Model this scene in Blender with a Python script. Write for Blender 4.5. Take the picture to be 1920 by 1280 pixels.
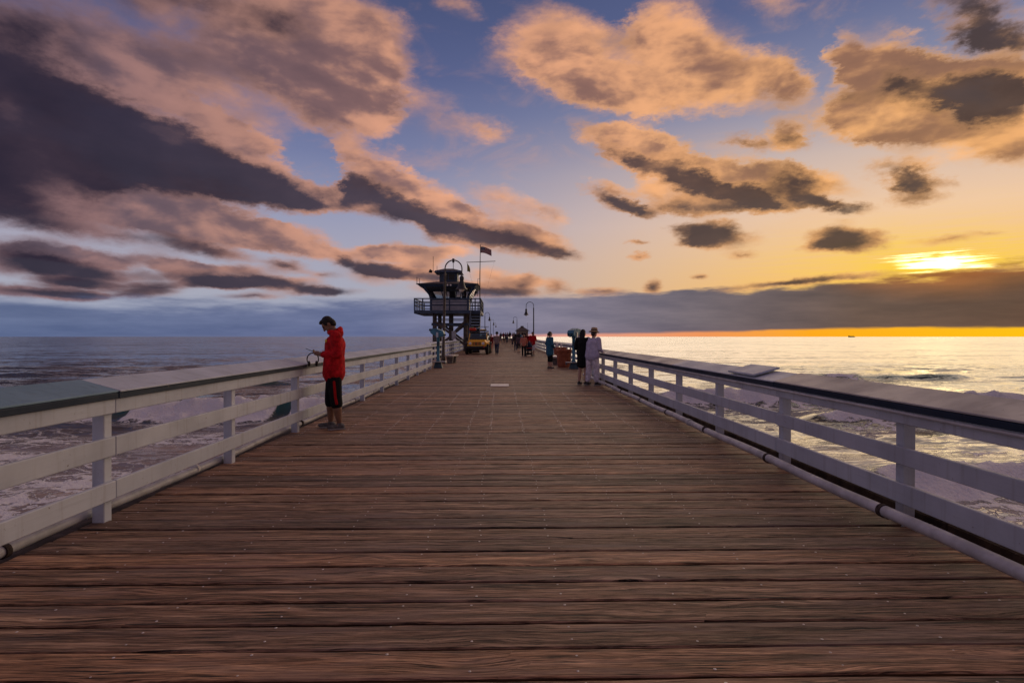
import bpy, bmesh, math, random
import numpy as np
from mathutils import Vector, Matrix, Euler

for o in list(bpy.data.objects):
    bpy.data.objects.remove(o)
SC = bpy.context.scene
COL = SC.collection
R = math.radians
random.seed(11)

# ------------------------------------------------------------------ camera
# camera height above the deck, and where the pier's vanishing point falls (1920 x 1280 frame)
CAM_H, F, VX, VY = 1.45, 1100.0, 940.0, 631.0
cam_data = bpy.data.cameras.new('camera')
cam = bpy.data.objects.new('camera', cam_data)
COL.objects.link(cam)
cam_data.sensor_width = 36.0
cam_data.lens = F / 1920.0 * 36.0
cam_data.clip_start = 0.05
cam_data.clip_end = 120000.0
cam.location = (0, 0, CAM_H)
cam.rotation_euler = (R(90) - math.atan((640 - VY) / F), 0, -math.atan((960 - VX) / F))
SC.camera = cam

# ------------------------------------------------------------------ light
SUN_AZ = math.atan((1780 - VX) / F)                      # right of the pier's axis
SUN_EL = math.atan((VY - 497) / F * math.cos(SUN_AZ))
SUN_DIR = Vector((math.sin(SUN_AZ) * math.cos(SUN_EL), math.cos(SUN_AZ) * math.cos(SUN_EL), math.sin(SUN_EL)))
sl = bpy.data.lights.new('sun', 'SUN')
sl.energy = 1.35
sl.angle = R(79)   # the sun stands behind a wide veil of thin cloud
sl.color = (1.0, 0.80, 0.54)
sun = bpy.data.objects.new('sun', sl)
COL.objects.link(sun)
sun.rotation_euler = SUN_DIR.to_track_quat('Z', 'Y').to_euler()
sun.location = (30, 30, 30)

SC.view_settings.view_transform = 'Standard'
SC.view_settings.look = 'None'
SC.view_settings.gamma = 1.0
SC.view_settings.exposure = 0.0
SC.view_settings.use_curve_mapping = False
SC.cycles.max_bounces = 5
SC.cycles.diffuse_bounces = 3
SC.cycles.glossy_bounces = 3
SC.cycles.use_adaptive_sampling = True
SC.cycles.adaptive_threshold = 0.012
SC.cycles.use_denoising = True


def lin(*c):
    """sRGB 0..255 -> linear rgba"""
    out = []
    for v in c:
        v = v / 255.0
        out.append(v / 12.92 if v <= 0.04045 else ((v + 0.055) / 1.055) ** 2.4)
    return tuple(out) + (1.0,)


class N:
    """small helper around a node tree"""
    def __init__(self, tree):
        self.t = tree
        self.nodes = tree.nodes
        self.links = tree.links

    def new(self, kind, **kw):
        n = self.nodes.new(kind)
        for k, v in kw.items():
            setattr(n, k, v)
        return n

    def put(self, sock, v):
        if hasattr(v, 'is_output'):
            self.links.new(v, sock)
        elif v is not None:
            sock.default_value = v

    def math(self, op, a, b=None, c=None, clamp=False):
        n = self.new('ShaderNodeMath', operation=op, use_clamp=clamp)
        self.put(n.inputs[0], a)
        if b is not None:
            self.put(n.inputs[1], b)
        if c is not None:
            self.put(n.inputs[2], c)
        return n.outputs[0]

    def vmath(self, op, a, b=None, c=None, scale=None):
        n = self.new('ShaderNodeVectorMath', operation=op)
        self.put(n.inputs[0], a)
        if b is not None:
            self.put(n.inputs[1], b)
        if c is not None:
            self.put(n.inputs[2], c)
        if scale is not None:
            self.put(n.inputs['Scale'], scale)
        return n.outputs['Value'] if op in ('LENGTH', 'DOT_PRODUCT', 'DISTANCE') else n.outputs['Vector']

    def noise(self, vec, scale, detail=4, rough=0.5, lac=2.0, dist=0.0, color=False, dim='3D'):
        n = self.new('ShaderNodeTexNoise', noise_dimensions=dim)
        if vec is not None:
            self.put(n.inputs['Vector'], vec)
        n.inputs['Scale'].default_value = scale
        n.inputs['Detail'].default_value = detail
        n.inputs['Roughness'].default_value = rough
        n.inputs['Lacunarity'].default_value = lac
        n.inputs['Distortion'].default_value = dist
        return n.outputs['Color' if color else 0]

    def smooth(self, v, lo, hi, a=0.0, b=1.0, kind='SMOOTHSTEP'):
        n = self.new('ShaderNodeMapRange', interpolation_type=kind)
        self.put(n.inputs['Value'], v)
        self.put(n.inputs['From Min'], lo)
        self.put(n.inputs['From Max'], hi)
        self.put(n.inputs['To Min'], a)
        self.put(n.inputs['To Max'], b)
        return n.outputs[0]

    def mix(self, fac, a, b, blend='MIX'):
        n = self.new('ShaderNodeMix', data_type='RGBA', blend_type=blend)
        self.put(n.inputs[0], fac)
        self.put(n.inputs[6], a)
        self.put(n.inputs[7], b)
        return n.outputs[2]

    def ramp(self, fac, stops, interp='LINEAR'):
        n = self.new('ShaderNodeValToRGB')
        r = n.color_ramp
        r.interpolation = interp
        while len(r.elements) < len(stops):
            r.elements.new(0.5)
        for e, (p, c) in zip(r.elements, stops):
            e.position = p
            e.color = c
        self.put(n.inputs[0], fac)
        return n.outputs[0]

    def mapping(self, vec, loc=(0, 0, 0), rot=(0, 0, 0), scale=(1, 1, 1), kind='POINT'):
        n = self.new('ShaderNodeMapping', vector_type=kind)
        self.put(n.inputs[0], vec)
        n.inputs['Location'].default_value = loc
        n.inputs['Rotation'].default_value = rot
        n.inputs['Scale'].default_value = scale
        return n.outputs[0]


# ------------------------------------------------------------------ sky
def sky_at(px, py):
    """azimuth and tangent of the elevation of a cloud"""
    u = (px - VX) / F
    a = math.atan(u)
    return np.array([a, (VY - py) / F * math.cos(a)])


# clouds: azimuth/elevation given through (x, y, half width, half height, tilt, weight)
LIT = [
    (60, 474, 90, 12, 5, .8), (190, 494, 60, 10, 8, .7), (440, 507, 70, 10, 4, .8), (345, 503, 50, 12, 4, .8), (600, 478, 60, 12, 12, .6), (740, 472, 50, 14, 0, .7), (830, 474, 60, 14, 0, .5),
    (900, 538, 100, 9, 0, .5), (1010, 528, 60, 10, 0, .5), (560, 524, 60, 8, 4, .6), (130, 520, 60, 8, 5, .5),
    (606, 318, 22, 56, -12, -.7),
    (130, 70, 360, 110, 8, .46), (90, 330, 330, 100, 10, .35),
    (660, 130, 120, 110, 25, 1.0), (560, 70, 190, 90, 15, .9), (580, 170, 190, 70, 12, .7), (700, 190, 60, 50, 30, .6),
    (330, 150, 200, 50, 24, .34), (410, 225, 130, 30, 22, .36), (200, 110, 220, 60, 15, .32), (830, 230, 40, 50, 10, .35),
    (300, 208, 220, 34, 27, .68), (430, 262, 110, 26, 27, .8), (60, 190, 160, 60, 15, .5),
    (220, 398, 260, 42, 8, .95), (380, 405, 120, 32, 14, .85), (330, 430, 160, 16, 10, .8), (470, 455, 60, 14, 12, .7), (400, 360, 90, 30, 15, .5), (60, 330, 160, 50, 8, .5),
    (690, 322, 78, 36, 22, .9), (790, 368, 90, 26, 26, .9), (860, 402, 50, 16, 20, .8), (960, 435, 90, 30, 8, .9),
    (935, 378, 70, 22, 12, .6), (1020, 395, 50, 16, 10, .5), (1010, 455, 70, 22, 12, .7),
    (545, 455, 80, 26, 10, .95), (500, 440, 36, 20, 10, .7), (110, 468, 80, 16, 8, .75), (215, 487, 60, 14, 10, .7), (310, 490, 60, 15, 6, .7),
    (700, 482, 50, 14, 0, .7), (785, 500, 46, 22, 0, .7), (690, 520, 60, 14, 8, .5), (930, 520, 60, 16, 4, .5), (420, 475, 60, 14, 16, .5),
    (912, 246, 48, 30, 5, .55), (745, 285, 22, 12, 0, .4), (1050, 405, 30, 20, 0, .4), (870, 10, 50, 24, 20, .35),
    (1060, 105, 105, 70, 18, .75), (1130, 160, 110, 42, 18, .65), (1240, 60, 60, 60, 0, .6), (1290, 110, 115, 80, 12, .78),
    (1380, 150, 105, 55, 14, .75), (1240, 180, 120, 34, 5, .65), (1470, 140, 50, 46, 20, .7), (1440, 8, 60, 26, 0, .5),
    (1600, 105, 36, 36, 0, .8), (1650, 150, 90, 90, 0, 1.), (1720, 120, 90, 46, 0, .8), (1640, 225, 120, 46, 6, .9), (1800, 120, 60, 36, 0, .8),
    (1780, 245, 150, 50, 6, .9), (1900, 130, 70, 46, 0, .9), (1920, 230, 100, 70, 0, .8),
    (1170, 262, 80, 24, 18, .9), (1250, 272, 80, 28, 18, .8), (1330, 330, 130, 36, 16, .75), (1430, 325, 90, 30, 12, .7), (1530, 335, 90, 22, 10, .6),
    (1240, 360, 50, 30, 20, .6), (1480, 250, 36, 32, 10, .8), (1690, 310, 60, 22, 8, .6), (1150, 350, 40, 14, 15, .6),
    (1800, 442, 80, 12, -6, .5), (1590, 410, 40, 12, 0, .3),
]
DARK = [
    (420, 530, 60, 10, 0, .9), (620, 545, 60, 8, 0, .7), (150, 532, 70, 10, 5, .8), (610, 516, 40, 8, 5, .6),
    (930, 548, 90, 9, 0, .7), (1130, 545, 50, 9, 0, .6), (820, 525, 50, 9, 0, .6), (250, 552, 90, 8, 0, .6), (480, 553, 70, 7, 0, .6),
    (606, 318, 22, 56, -12, -.8), (770, 432, 26, 12, 10, -.4),
    (60, 60, 260, 110, 10, .30), (200, 240, 330, 80, 18, .35), (60, 395, 240, 50, 8, .2), (30, 250, 250, 130, 10, .5),
    (40, 215, 200, 85, 12, 1.0), (200, 265, 230, 66, 16, 1.1), (380, 318, 190, 46, 18, 1.1), (500, 355, 120, 34, 16, 1.05), (575, 385, 46, 14, 10, .7),
    (60, 300, 170, 60, 6, .7), (50, 380, 190, 44, 6, .65), (230, 447, 210, 22, 10, .65), (400, 468, 90, 16, 12, .65), (30, 60, 170, 110, 20, .5),
    (400, 20, 200, 42, 10, .55), (520, 60, 90, 46, 25, .4), (170, 330, 160, 36, 10, .6),
    (640, 350, 42, 42, 20, .9), (700, 375, 100, 34, 18, 1.), (790, 402, 70, 17, 16, .8), (850, 436, 90, 20, 8, .95), (950, 452, 110, 26, 10, 1.), (1040, 472, 50, 12, 10, .6),
    (70, 492, 120, 28, 8, .95), (190, 515, 90, 22, 8, .95), (350, 520, 70, 16, 4, .85), (470, 522, 80, 18, 3, .95), (555, 535, 70, 13, 5, .8),
    (60, 545, 120, 13, 5, .8), (150, 553, 60, 10, 5, .7), (540, 499, 44, 11, 6, .8), (690, 505, 60, 12, 6, .85), (640, 490, 20, 10, 20, .6), (760, 515, 70, 12, 3, .8),
    (300, 540, 60, 9, 0, .6), (860, 540, 80, 12, 0, .6), (500, 465, 30, 10, 10, .4),
    (1770, 175, 130, 40, 5, 1.), (1880, 175, 110, 46, 0, 1.), (1600, 180, 36, 22, -20, .6), (1700, 130, 60, 24, 10, .5), (1860, 240, 90, 36, 0, .5),
    (1850, 20, 120, 44, 12, .85), (1900, 70, 80, 36, 0, .6), (1380, 130, 60, 30, 15, .35),
    (1180, 290, 56, 20, 22, .9), (1270, 315, 90, 26, 20, 1.), (1340, 355, 90, 30, 16, 1.), (1300, 385, 70, 16, 8, .8), (1420, 365, 70, 24, 10, .9), (1500, 345, 54, 30, 20, .9),
    (1560, 380, 76, 15, 8, .95), (1440, 390, 60, 12, 0, .7), (1420, 265, 40, 18, 20, .7), (1490, 262, 44, 18, 15, .6), (1290, 290, 50, 20, 0, .5),
    (1150, 372, 50, 18, 16, .95), (1205, 390, 44, 13, 14, .85), (1340, 442, 70, 24, 6, 1.15), (1300, 456, 40, 9, 0, .6), (1590, 448, 72, 26, 4, 1.2), (1540, 462, 40, 12, -8, .7),
    (1690, 322, 60, 22, 8, .8), (1730, 350, 50, 22, 10, .7), (1700, 372, 36, 14, 0, .5), (1790, 335, 30, 10, 8, .4),
    (1195, 476, 20, 7, 0, .7), (1390, 480, 34, 8, 0, .6), (1190, 452, 26, 6, 0, .5), (1310, 515, 16, 7, 0, .6), (1225, 536, 18, 14, 0, .7), (1050, 535, 24, 14, 0, .6), (980, 533, 34, 14, 0, .6), (1000, 520, 20, 8, 0, .4),
    (1500, 530, 170, 7, -6, .9), (1850, 512, 90, 10, -4, .6), (1880, 430, 50, 8, 0, .35),
]


def cloud_field(n, p, blobs):
    acc = None
    for (x, y, rx, ry, rot, w) in blobs:
        c = sky_at(x, y)
        th = R(rot)
        e1 = sky_at(x + rx * math.cos(th) * .02, y + rx * math.sin(th) * .02) - c
        e2 = sky_at(x - ry * math.sin(th) * .02, y + ry * math.cos(th) * .02) - c
        U, S, _ = np.linalg.svd(np.stack([e1, e2], axis=1) * 50)
        k = 1.45
        if w > 0 and y > 400:
            w *= 1.02 if ry > 15 else 1.2
        m = n.mapping(p, (c[0], c[1], 0), (0, 0, math.atan2(U[1, 0], U[0, 0])), (S[0] * k, S[1] * k, 1), 'TEXTURE')
        g = n.new('ShaderNodeTexGradient', gradient_type='SPHERICAL')
        n.links.new(m, g.inputs[0])
        acc = n.math('MULTIPLY', g.outputs['Fac'], w) if acc is None else n.math('MULTIPLY_ADD', g.outputs['Fac'], w, acc)
    return acc


def build_world():
    w = bpy.data.worlds.new('World')
    SC.world = w
    w.use_nodes = True
    n = N(w.node_tree)
    n.nodes.clear()
    out = n.new('ShaderNodeOutputWorld')
    bg = n.new('ShaderNodeBackground')
    n.links.new(bg.outputs[0], out.inputs[0])
    tc = n.new('ShaderNodeTexCoord')
    d = n.vmath('NORMALIZE', tc.outputs['Generated'])
    sep = n.new('ShaderNodeSeparateXYZ')
    n.links.new(d, sep.inputs[0])
    X, Y, Z = sep.outputs
    az = n.math('ARCTAN2', X, Y)
    hor = n.math('SQRT', n.math('MULTIPLY_ADD', X, X, n.math('MULTIPLY', Y, Y)))
    t = n.math('DIVIDE', n.math('ABSOLUTE', Z), n.math('MAXIMUM', hor, 0.02))
    comb = n.new('ShaderNodeCombineXYZ')
    n.links.new(az, comb.inputs[0])
    n.links.new(t, comb.inputs[1])
    p = comb.outputs[0]

    # noise space: clouds flatten towards the horizon
    q = n.mapping(d, (0, 0, 0), (0, 0, 0), (1, 1, 2.1))
    w1 = n.noise(q, 5.0, 2, .5, color=True)
    w2 = n.noise(q, 15.0, 7, .66, color=True)
    w1 = n.vmath('MULTIPLY', n.vmath('SUBTRACT', w1, (.5, .5, .5)), (.085, .048, 0))
    w2 = n.vmath('MULTIPLY', n.vmath('SUBTRACT', w2, (.5, .5, .5)), (.070, .044, 0))
    w3 = n.vmath('MULTIPLY', n.vmath('SUBTRACT', n.noise(q, 60.0, 5, .65, color=True), (.5, .5, .5)), (.026, .018, 0))
    w2 = n.vmath('ADD', w2, w3)
    squeeze = n.smooth(t, 0.02, .30, .22, 1.0)
    pw = n.vmath('ADD', p, n.vmath('SCALE', n.vmath('ADD', w1, w2), scale=squeeze))

    # the puffs' own relief, and the same relief a little nearer to the sun: their difference lights the flanks
    def relief(vec):
        return n.noise(vec, 11.0, 7, .5, dist=.2)
    puff = relief(q)
    s = SUN_DIR.copy(); s.z += .25; s.normalize()
    puff_s = relief(n.vmath('ADD', q, (s.x * .022, s.y * .022, s.z * .044)))
    big = n.noise(q, 4.6, 5, .5, dist=.3)
    big_s = n.noise(n.vmath('ADD', q, (s.x * .05, s.y * .05, s.z * .10)), 4.6, 5, .5, dist=.3)
    flank = n.math('MULTIPLY_ADD', n.math('SUBTRACT', big, big_s), 2.6, n.math('MULTIPLY_ADD', n.math('SUBTRACT', puff, puff_s), 1.5, .5), clamp=True)
    broad = n.noise(q, 3.1, 5, .55)

    # sun distance
    cosang = n.vmath('DOT_PRODUCT', d, tuple(SUN_DIR))
    ang = n.math('ARCCOSINE', n.math('MINIMUM', cosang, .99999))
    warm = n.smooth(ang, R(2), R(54), 1, 0)

    # clear sky: far from the sun / towards the sun, by elevation
    def tt(py):
        return max(0.0, (VY - py) / F) / .9
    tn = n.math('DIVIDE', t, .9)
    cold = n.ramp(tn, [(0, lin(150, 160, 185)), (tt(560), lin(166, 168, 184)), (tt(480), lin(166, 164, 182)), (tt(400), lin(148, 152, 180)),
                       (tt(300), lin(116, 124, 162)), (tt(150), lin(86, 96, 138)), (tt(0), lin(72, 82, 120)), (1.0, lin(84, 94, 134))])
    hot = n.ramp(tn, [(0, lin(255, 176, 40)), (tt(600), lin(254, 186, 70)), (tt(520), lin(247, 194, 124)), (tt(430), lin(240, 201, 166)),
                      (tt(330), lin(212, 188, 174)), (tt(220), lin(144, 146, 170)), (tt(60), lin(96, 106, 146)), (1.0, lin(88, 98, 138))])
    nish = n.new('ShaderNodeTexSky', sky_type='NISHITA')
    nish.sun_disc = False
    nish.sun_elevation = SUN_EL
    nish.sun_rotation = SUN_AZ
    nish.air_density, nish.dust_density, nish.ozone_density = 1.2, 2.0, 2.0
    clear = n.mix(warm, cold, hot)
    clear = n.mix(1.0, clear, n.vmath('SCALE', nish.outputs[0], scale=.0004), 'ADD')

    # glow of the veiled sun, streaked by thin cloud
    st = n.noise(n.mapping(d, (0, 0, 0), (0, 0, 0), (4, 4, 95)), 3.0, 5, .62)
    sunp = sky_at(1775, 492)
    dv = n.vmath('SUBTRACT', pw, (sunp[0], sunp[1], 0))
    core = n.vmath('LENGTH', n.vmath('MULTIPLY', dv, (17, 66, 0)))
    core = n.math('ADD', core, n.math('MULTIPLY', n.math('SUBTRACT', st, .5), 2.8))
    corea = n.math('POWER', n.smooth(core, 1.25, .0, 0, 1), 1.6)
    halo = n.math('POWER', 2.718, n.math('MULTIPLY', n.math('POWER', n.vmath('LENGTH', n.vmath('MULTIPLY', dv, (6.2, 23, 0))), 1.4), -1.0))
    halo = n.math('MULTIPLY', halo, n.smooth(st, .25, .7, .35, 1.1))
    clear = n.mix(n.math('MULTIPLY', halo, .95, clamp=True), clear, lin(255, 212, 40))

    # colours of the clouds
    near = n.smooth(ang, R(5), R(48), 1, 0)
    mid = n.math('MAXIMUM', n.smooth(ang, R(38), R(78), 1, 0), n.smooth(ang, R(85), R(125)))   # clouds opposite the sun return to the mid tones
    front = n.smooth(ang, R(85), R(125))
    lit_c = n.mix(near, n.mix(mid, lin(138, 106, 108), lin(222, 162, 128)), lin(240, 178, 112))
    lit_c = n.mix(front, lit_c, lin(122, 110, 122))  # unseen clouds behind the camera toned down to weaken the fill light
    lit_deep = n.mix(near, n.mix(mid, lin(96, 80, 92), lin(150, 112, 104)), lin(160, 114, 80))
    dark_c = n.mix(near, n.mix(mid, lin(46, 40, 56), lin(74, 62, 72)), lin(82, 66, 60))

    # unseen sky outside the view: broken cloud, cover and tone tuned for fill light
    away = n.math('MAXIMUM', n.smooth(n.math('ABSOLUTE', az), R(46), R(64)), n.smooth(t, .56, .75))
    rest = n.math('MULTIPLY', n.smooth(broad, .38, .58), away)

    B = n.math('MULTIPLY_ADD', rest, .9, cloud_field(n, pw, LIT))
    K = n.math('MULTIPLY_ADD', rest, .1, cloud_field(n, pw, DARK))
    rough = n.math('MULTIPLY', n.math('SUBTRACT', puff, .5), .80)
    Bd = n.math('ADD', n.math('MINIMUM', B, .95), n.math('MULTIPLY', rough, n.smooth(B, 0, .3, .0, .8)))
    Kd = n.math('ADD', n.math('MINIMUM', K, 1.1), n.math('MULTIPLY', rough, n.smooth(K, 0, .3, .0, .75)))
    # thin veils between the clouds
    veil = n.math('MULTIPLY', n.smooth(n.noise(q, 7.0, 6, .6, dist=.6), .52, .78), n.smooth(t, .08, .3, .0, .28))
    col = n.mix(veil, clear, lit_c)
    hard = n.math('MULTIPLY_ADD', n.smooth(broad, .35, .65), .42, .26)
    aB = n.smooth(Bd, .06, n.math('ADD', hard, .17), 0, .94)
    lit = n.mix(n.math('MULTIPLY', n.smooth(Bd, .30, .85, 0, 1.0), n.smooth(flank, .3, .8, 1.0, .15)), lit_c, lit_deep)
    lit = n.mix(1.0, lit, n.ramp(flank, [(0, (.72, .73, .78, 1)), (1, (1.24, 1.18, 1.12, 1))]), 'MULTIPLY')
    col = n.mix(aB, col, lit)
    aK = n.smooth(Kd, .06, n.math('ADD', hard, .20), 0, .96)
    edge = n.smooth(n.math('ADD', Kd, n.math('MULTIPLY', n.math('SUBTRACT', flank, .5), -.6)), .20, 1.0)
    dk = n.mix(edge, n.mix(.6, lit_deep, lit_c), dark_c)
    dk = n.mix(1.0, dk, n.ramp(flank, [(0, (.84, .84, .86, 1)), (1, (1.2, 1.16, 1.12, 1))]), 'MULTIPLY')
    col = n.mix(aK, col, dk)

    # the long cloud bank over the horizon
    bn = n.noise(n.mapping(d, (0, 0, 0), (0, 0, 0), (4, 4, 26)), 2.2, 6, .6)
    wob = n.math('MULTIPLY', n.math('SUBTRACT', bn, .5), .055)
    azn = n.smooth(az, R(-44), R(44), 0, 1, 'LINEAR')

    def band_curve(pts):
        stops = []
        for px, v in pts:
            a = math.atan((px - VX) / F)
            stops.append(((a + R(44)) / R(88), (v, v, v, 1)))
        return n.ramp(azn, stops)
    top = band_curve([(0, .052), (300, .050), (560, .056), (850, .066), (1000, .075), (1250, .074), (1500, .077), (1650, .083), (1800, .088), (1920, .094)])
    bot = band_curve([(0, -.02), (900, -.004), (1150, .0035), (1300, .006), (1500, .0095), (1700, .0125), (1920, .0115)])
    tw = n.math('ADD', t, wob)
    soft = n.smooth(warm, .15, .7, .020, .008)
    a_top = n.smooth(n.math('SUBTRACT', top, tw), n.math('MULTIPLY', soft, -.6), soft)
    a_bot = n.smooth(n.math('SUBTRACT', n.math('MULTIPLY_ADD', wob, .16, t), bot), -.001, .004)
    bank_a = n.math('MULTIPLY', n.math('MULTIPLY', a_top, a_bot), n.smooth(warm, .05, .4, .92, .97))
    bank_c = n.ramp(azn, [(0, lin(88, 103, 140)), (.35, lin(98, 108, 146)), (.55, lin(122, 120, 142)), (.72, lin(106, 100, 110)), (.86, lin(96, 81, 77)), (1, lin(90, 70, 62))])
    bank_c = n.mix(n.math('MULTIPLY', n.smooth(n.vmath('LENGTH', n.vmath('MULTIPLY', dv, (5, 17, 0))), 1.0, .0), .55), bank_c, lin(214, 128, 40))
    bank_c = n.mix(1.0, bank_c, n.ramp(bn, [(.25, (.72, .75, .80, 1)), (.75, (1.34, 1.26, 1.16, 1))]), 'MULTIPLY')
    strip = n.ramp(azn, [(0, lin(88, 103, 140)), (.45, lin(112, 114, 144)), (.57, lin(226, 158, 140)), (.72, lin(240, 150, 90)), (.82, lin(255, 170, 30)), (1, lin(255, 196, 20))])
    low = n.smooth(t, .026, .006)
    col = n.mix(low, col, strip)
    col = n.mix(bank_a, col, bank_c)

    # brightest gap in the cloud, where the sun stands
    col = n.mix(n.math('MULTIPLY', corea, n.smooth(bank_a, .2, .9, 1, .0)), col, (7.0, 5.6, 2.6, 1))
    n.links.new(col, bg.inputs[0])
    bg.inputs[1].default_value = 1.0
    w.cycles.sampling_method = 'MANUAL'
    w.cycles.sample_map_resolution = 512


build_world()

# ------------------------------------------------------------------ helpers
def link(o, parent=None):
    COL.objects.link(o)
    if parent is not None:
        o.parent = parent
    return o


def tag(o, label=None, cat=None, group=None, kind=None):
    if label: o['label'] = label
    if cat: o['category'] = cat
    if group: o['group'] = group
    if kind: o['kind'] = kind
    return o


def thing(name, label, cat, loc=(0, 0, 0), rz=0.0, group=None):
    o = bpy.data.objects.new(name, None)
    o.empty_display_size = .2
    link(o)
    o.location = loc
    o.rotation_euler = (0, 0, rz)
    return tag(o, label, cat, group)


class MB:
    """collects simple solids into one mesh"""
    def __init__(self):
        self.v, self.f = [], []

    def add(self, verts, faces):
        b = len(self.v)
        self.v.extend([tuple(p) for p in verts])
        self.f.extend([tuple(i + b for i in f) for f in faces])
        return self

    def box(self, x0, x1, y0, y1, z0, z1, M=None, bev=0.0):
        if bev > 0:
            b = min(bev, abs(x1 - x0) * .45, abs(y1 - y0) * .45, abs(z1 - z0) * .45)
            bm = bmesh.new()
            bmesh.ops.create_cube(bm, size=1)
            for v in bm.verts:
                v.co = Vector(((x0 + x1) / 2 + v.co.x * (x1 - x0), (y0 + y1) / 2 + v.co.y * (y1 - y0), (z0 + z1) / 2 + v.co.z * (z1 - z0)))
            bmesh.ops.bevel(bm, geom=list(bm.edges), offset=b, segments=1, affect='EDGES', profile=.5)
            bm.verts.ensure_lookup_table()
            vs = [v.co.copy() for v in bm.verts]
            fs = [[v.index for v in f.verts] for f in bm.faces]
            bm.free()
        else:
            vs = [Vector((x, y, z)) for x in (x0, x1) for y in (y0, y1) for z in (z0, z1)]
            fs = [(0, 1, 3, 2), (4, 6, 7, 5), (0, 4, 5, 1), (2, 3, 7, 6), (0, 2, 6, 4), (1, 5, 7, 3)]
        if M is not None:
            vs = [M @ v for v in vs]
        return self.add(vs, fs)

    def hull8(self, bottom, top):
        """a box given by four bottom and four top corners, in the same order (counter-clockwise from above)"""
        vs = list(bottom) + list(top)
        fs = [(3, 2, 1, 0), (4, 5, 6, 7)] + [(i, (i + 1) % 4, 4 + (i + 1) % 4, 4 + i) for i in range(4)]
        return self.add(vs, fs)

    def prism(self, outline, axis, a, b):
        """extrude an outline of 2-D points along axis 'X', 'Y' or 'Z' from a to b"""
        n = len(outline)
        def P(p, h):
            return {'X': (h, p[0], p[1]), 'Y': (p[0], h, p[1]), 'Z': (p[0], p[1], h)}[axis]
        vs = [P(p, a) for p in outline] + [P(p, b) for p in outline]
        fs = [tuple(range(n - 1, -1, -1)), tuple(range(n, 2 * n))] + [(i, (i + 1) % n, n + (i + 1) % n, n + i) for i in range(n)]
        return self.add(vs, fs)

    def tube(self, pts, rad, seg=10, cap=True):
        pts = [Vector(p) for p in pts]
        if not hasattr(rad, '__len__'):
            rad = [rad] * len(pts)
        prev, rings = None, []
        for i, p in enumerate(pts):
            t = (pts[min(i + 1, len(pts) - 1)] - pts[max(i - 1, 0)])
            t.normalize()
            if prev is None:
                u = t.orthogonal().normalized()
            else:
                u = (prev - t * prev.dot(t))
                u = u.normalized() if u.length > 1e-6 else t.orthogonal().normalized()
            prev = u
            w = t.cross(u)
            rings.append([p + (u * math.cos(2 * math.pi * k / seg) + w * math.sin(2 * math.pi * k / seg)) * rad[i] for k in range(seg)])
        vs = [v for r in rings for v in r]
        fs = []
        for i in range(len(pts) - 1):
            for k in range(seg):
                k2 = (k + 1) % seg
                fs.append((i * seg + k, i * seg + k2, (i + 1) * seg + k2, (i + 1) * seg + k))
        if cap:
            fs.append(tuple(range(seg - 1, -1, -1)))
            fs.append(tuple((len(pts) - 1) * seg + k for k in range(seg)))
        return self.add(vs, fs)

    def bar(self, p, q, w, h):
        """a rectangular beam from p to q"""
        p, q = Vector(p), Vector(q)
        t = (q - p).normalized()
        side = t.cross(Vector((0, 0, 1)))
        side = side.normalized() if side.length > 1e-4 else Vector((1, 0, 0))
        up = side.cross(t)
        c = [side * (a * w / 2) + up * (b * h / 2) for a, b in ((-1, -1), (1, -1), (1, 1), (-1, 1))]
        return self.hull8([p + k for k in c], [q + k for k in c])

    def lathe(self, prof, seg=20, M=None):
        """revolve (r, z) points about z"""
        vs, fs = [], []
        for (r, z) in prof:
            for k in range(seg):
                a = 2 * math.pi * k / seg
                vs.append(Vector((r * math.cos(a), r * math.sin(a), z)))
        for i in range(len(prof) - 1):
            for k in range(seg):
                k2 = (k + 1) % seg
                fs.append((i * seg + k, i * seg + k2, (i + 1) * seg + k2, (i + 1) * seg + k))
        fs.append(tuple(range(seg - 1, -1, -1)))
        fs.append(tuple((len(prof) - 1) * seg + k for k in range(seg)))
        if M is not None:
            vs = [M @ v for v in vs]
        return self.add(vs, fs)

    def mesh(self, name, mat, smooth=False):
        me = bpy.data.meshes.new(name)
        me.from_pydata([tuple(v) for v in self.v], [], self.f)
        me.update()
        if mat is not None:
            me.materials.append(mat)
        if smooth:
            me.polygons.foreach_set('use_smooth', [True] * len(me.polygons))
            try:
                me.set_sharp_from_angle(angle=R(40))
            except Exception:
                pass
        return me

    def build(self, name, mat, parent=None, smooth=False):
        o = bpy.data.objects.new(name, self.mesh(name, mat, smooth))
        return link(o, parent)


def copy_tree(o, parent=None):
    c = o.copy()
    COL.objects.link(c)
    c.parent = parent
    for ch in o.children:
        copy_tree(ch, c)
    return c


# ------------------------------------------------------------------ materials
def new_mat(name):
    m = bpy.data.materials.new(name)
    m.use_nodes = True
    n = N(m.node_tree)
    b = n.nodes['Principled BSDF']
    return m, n, b


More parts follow.
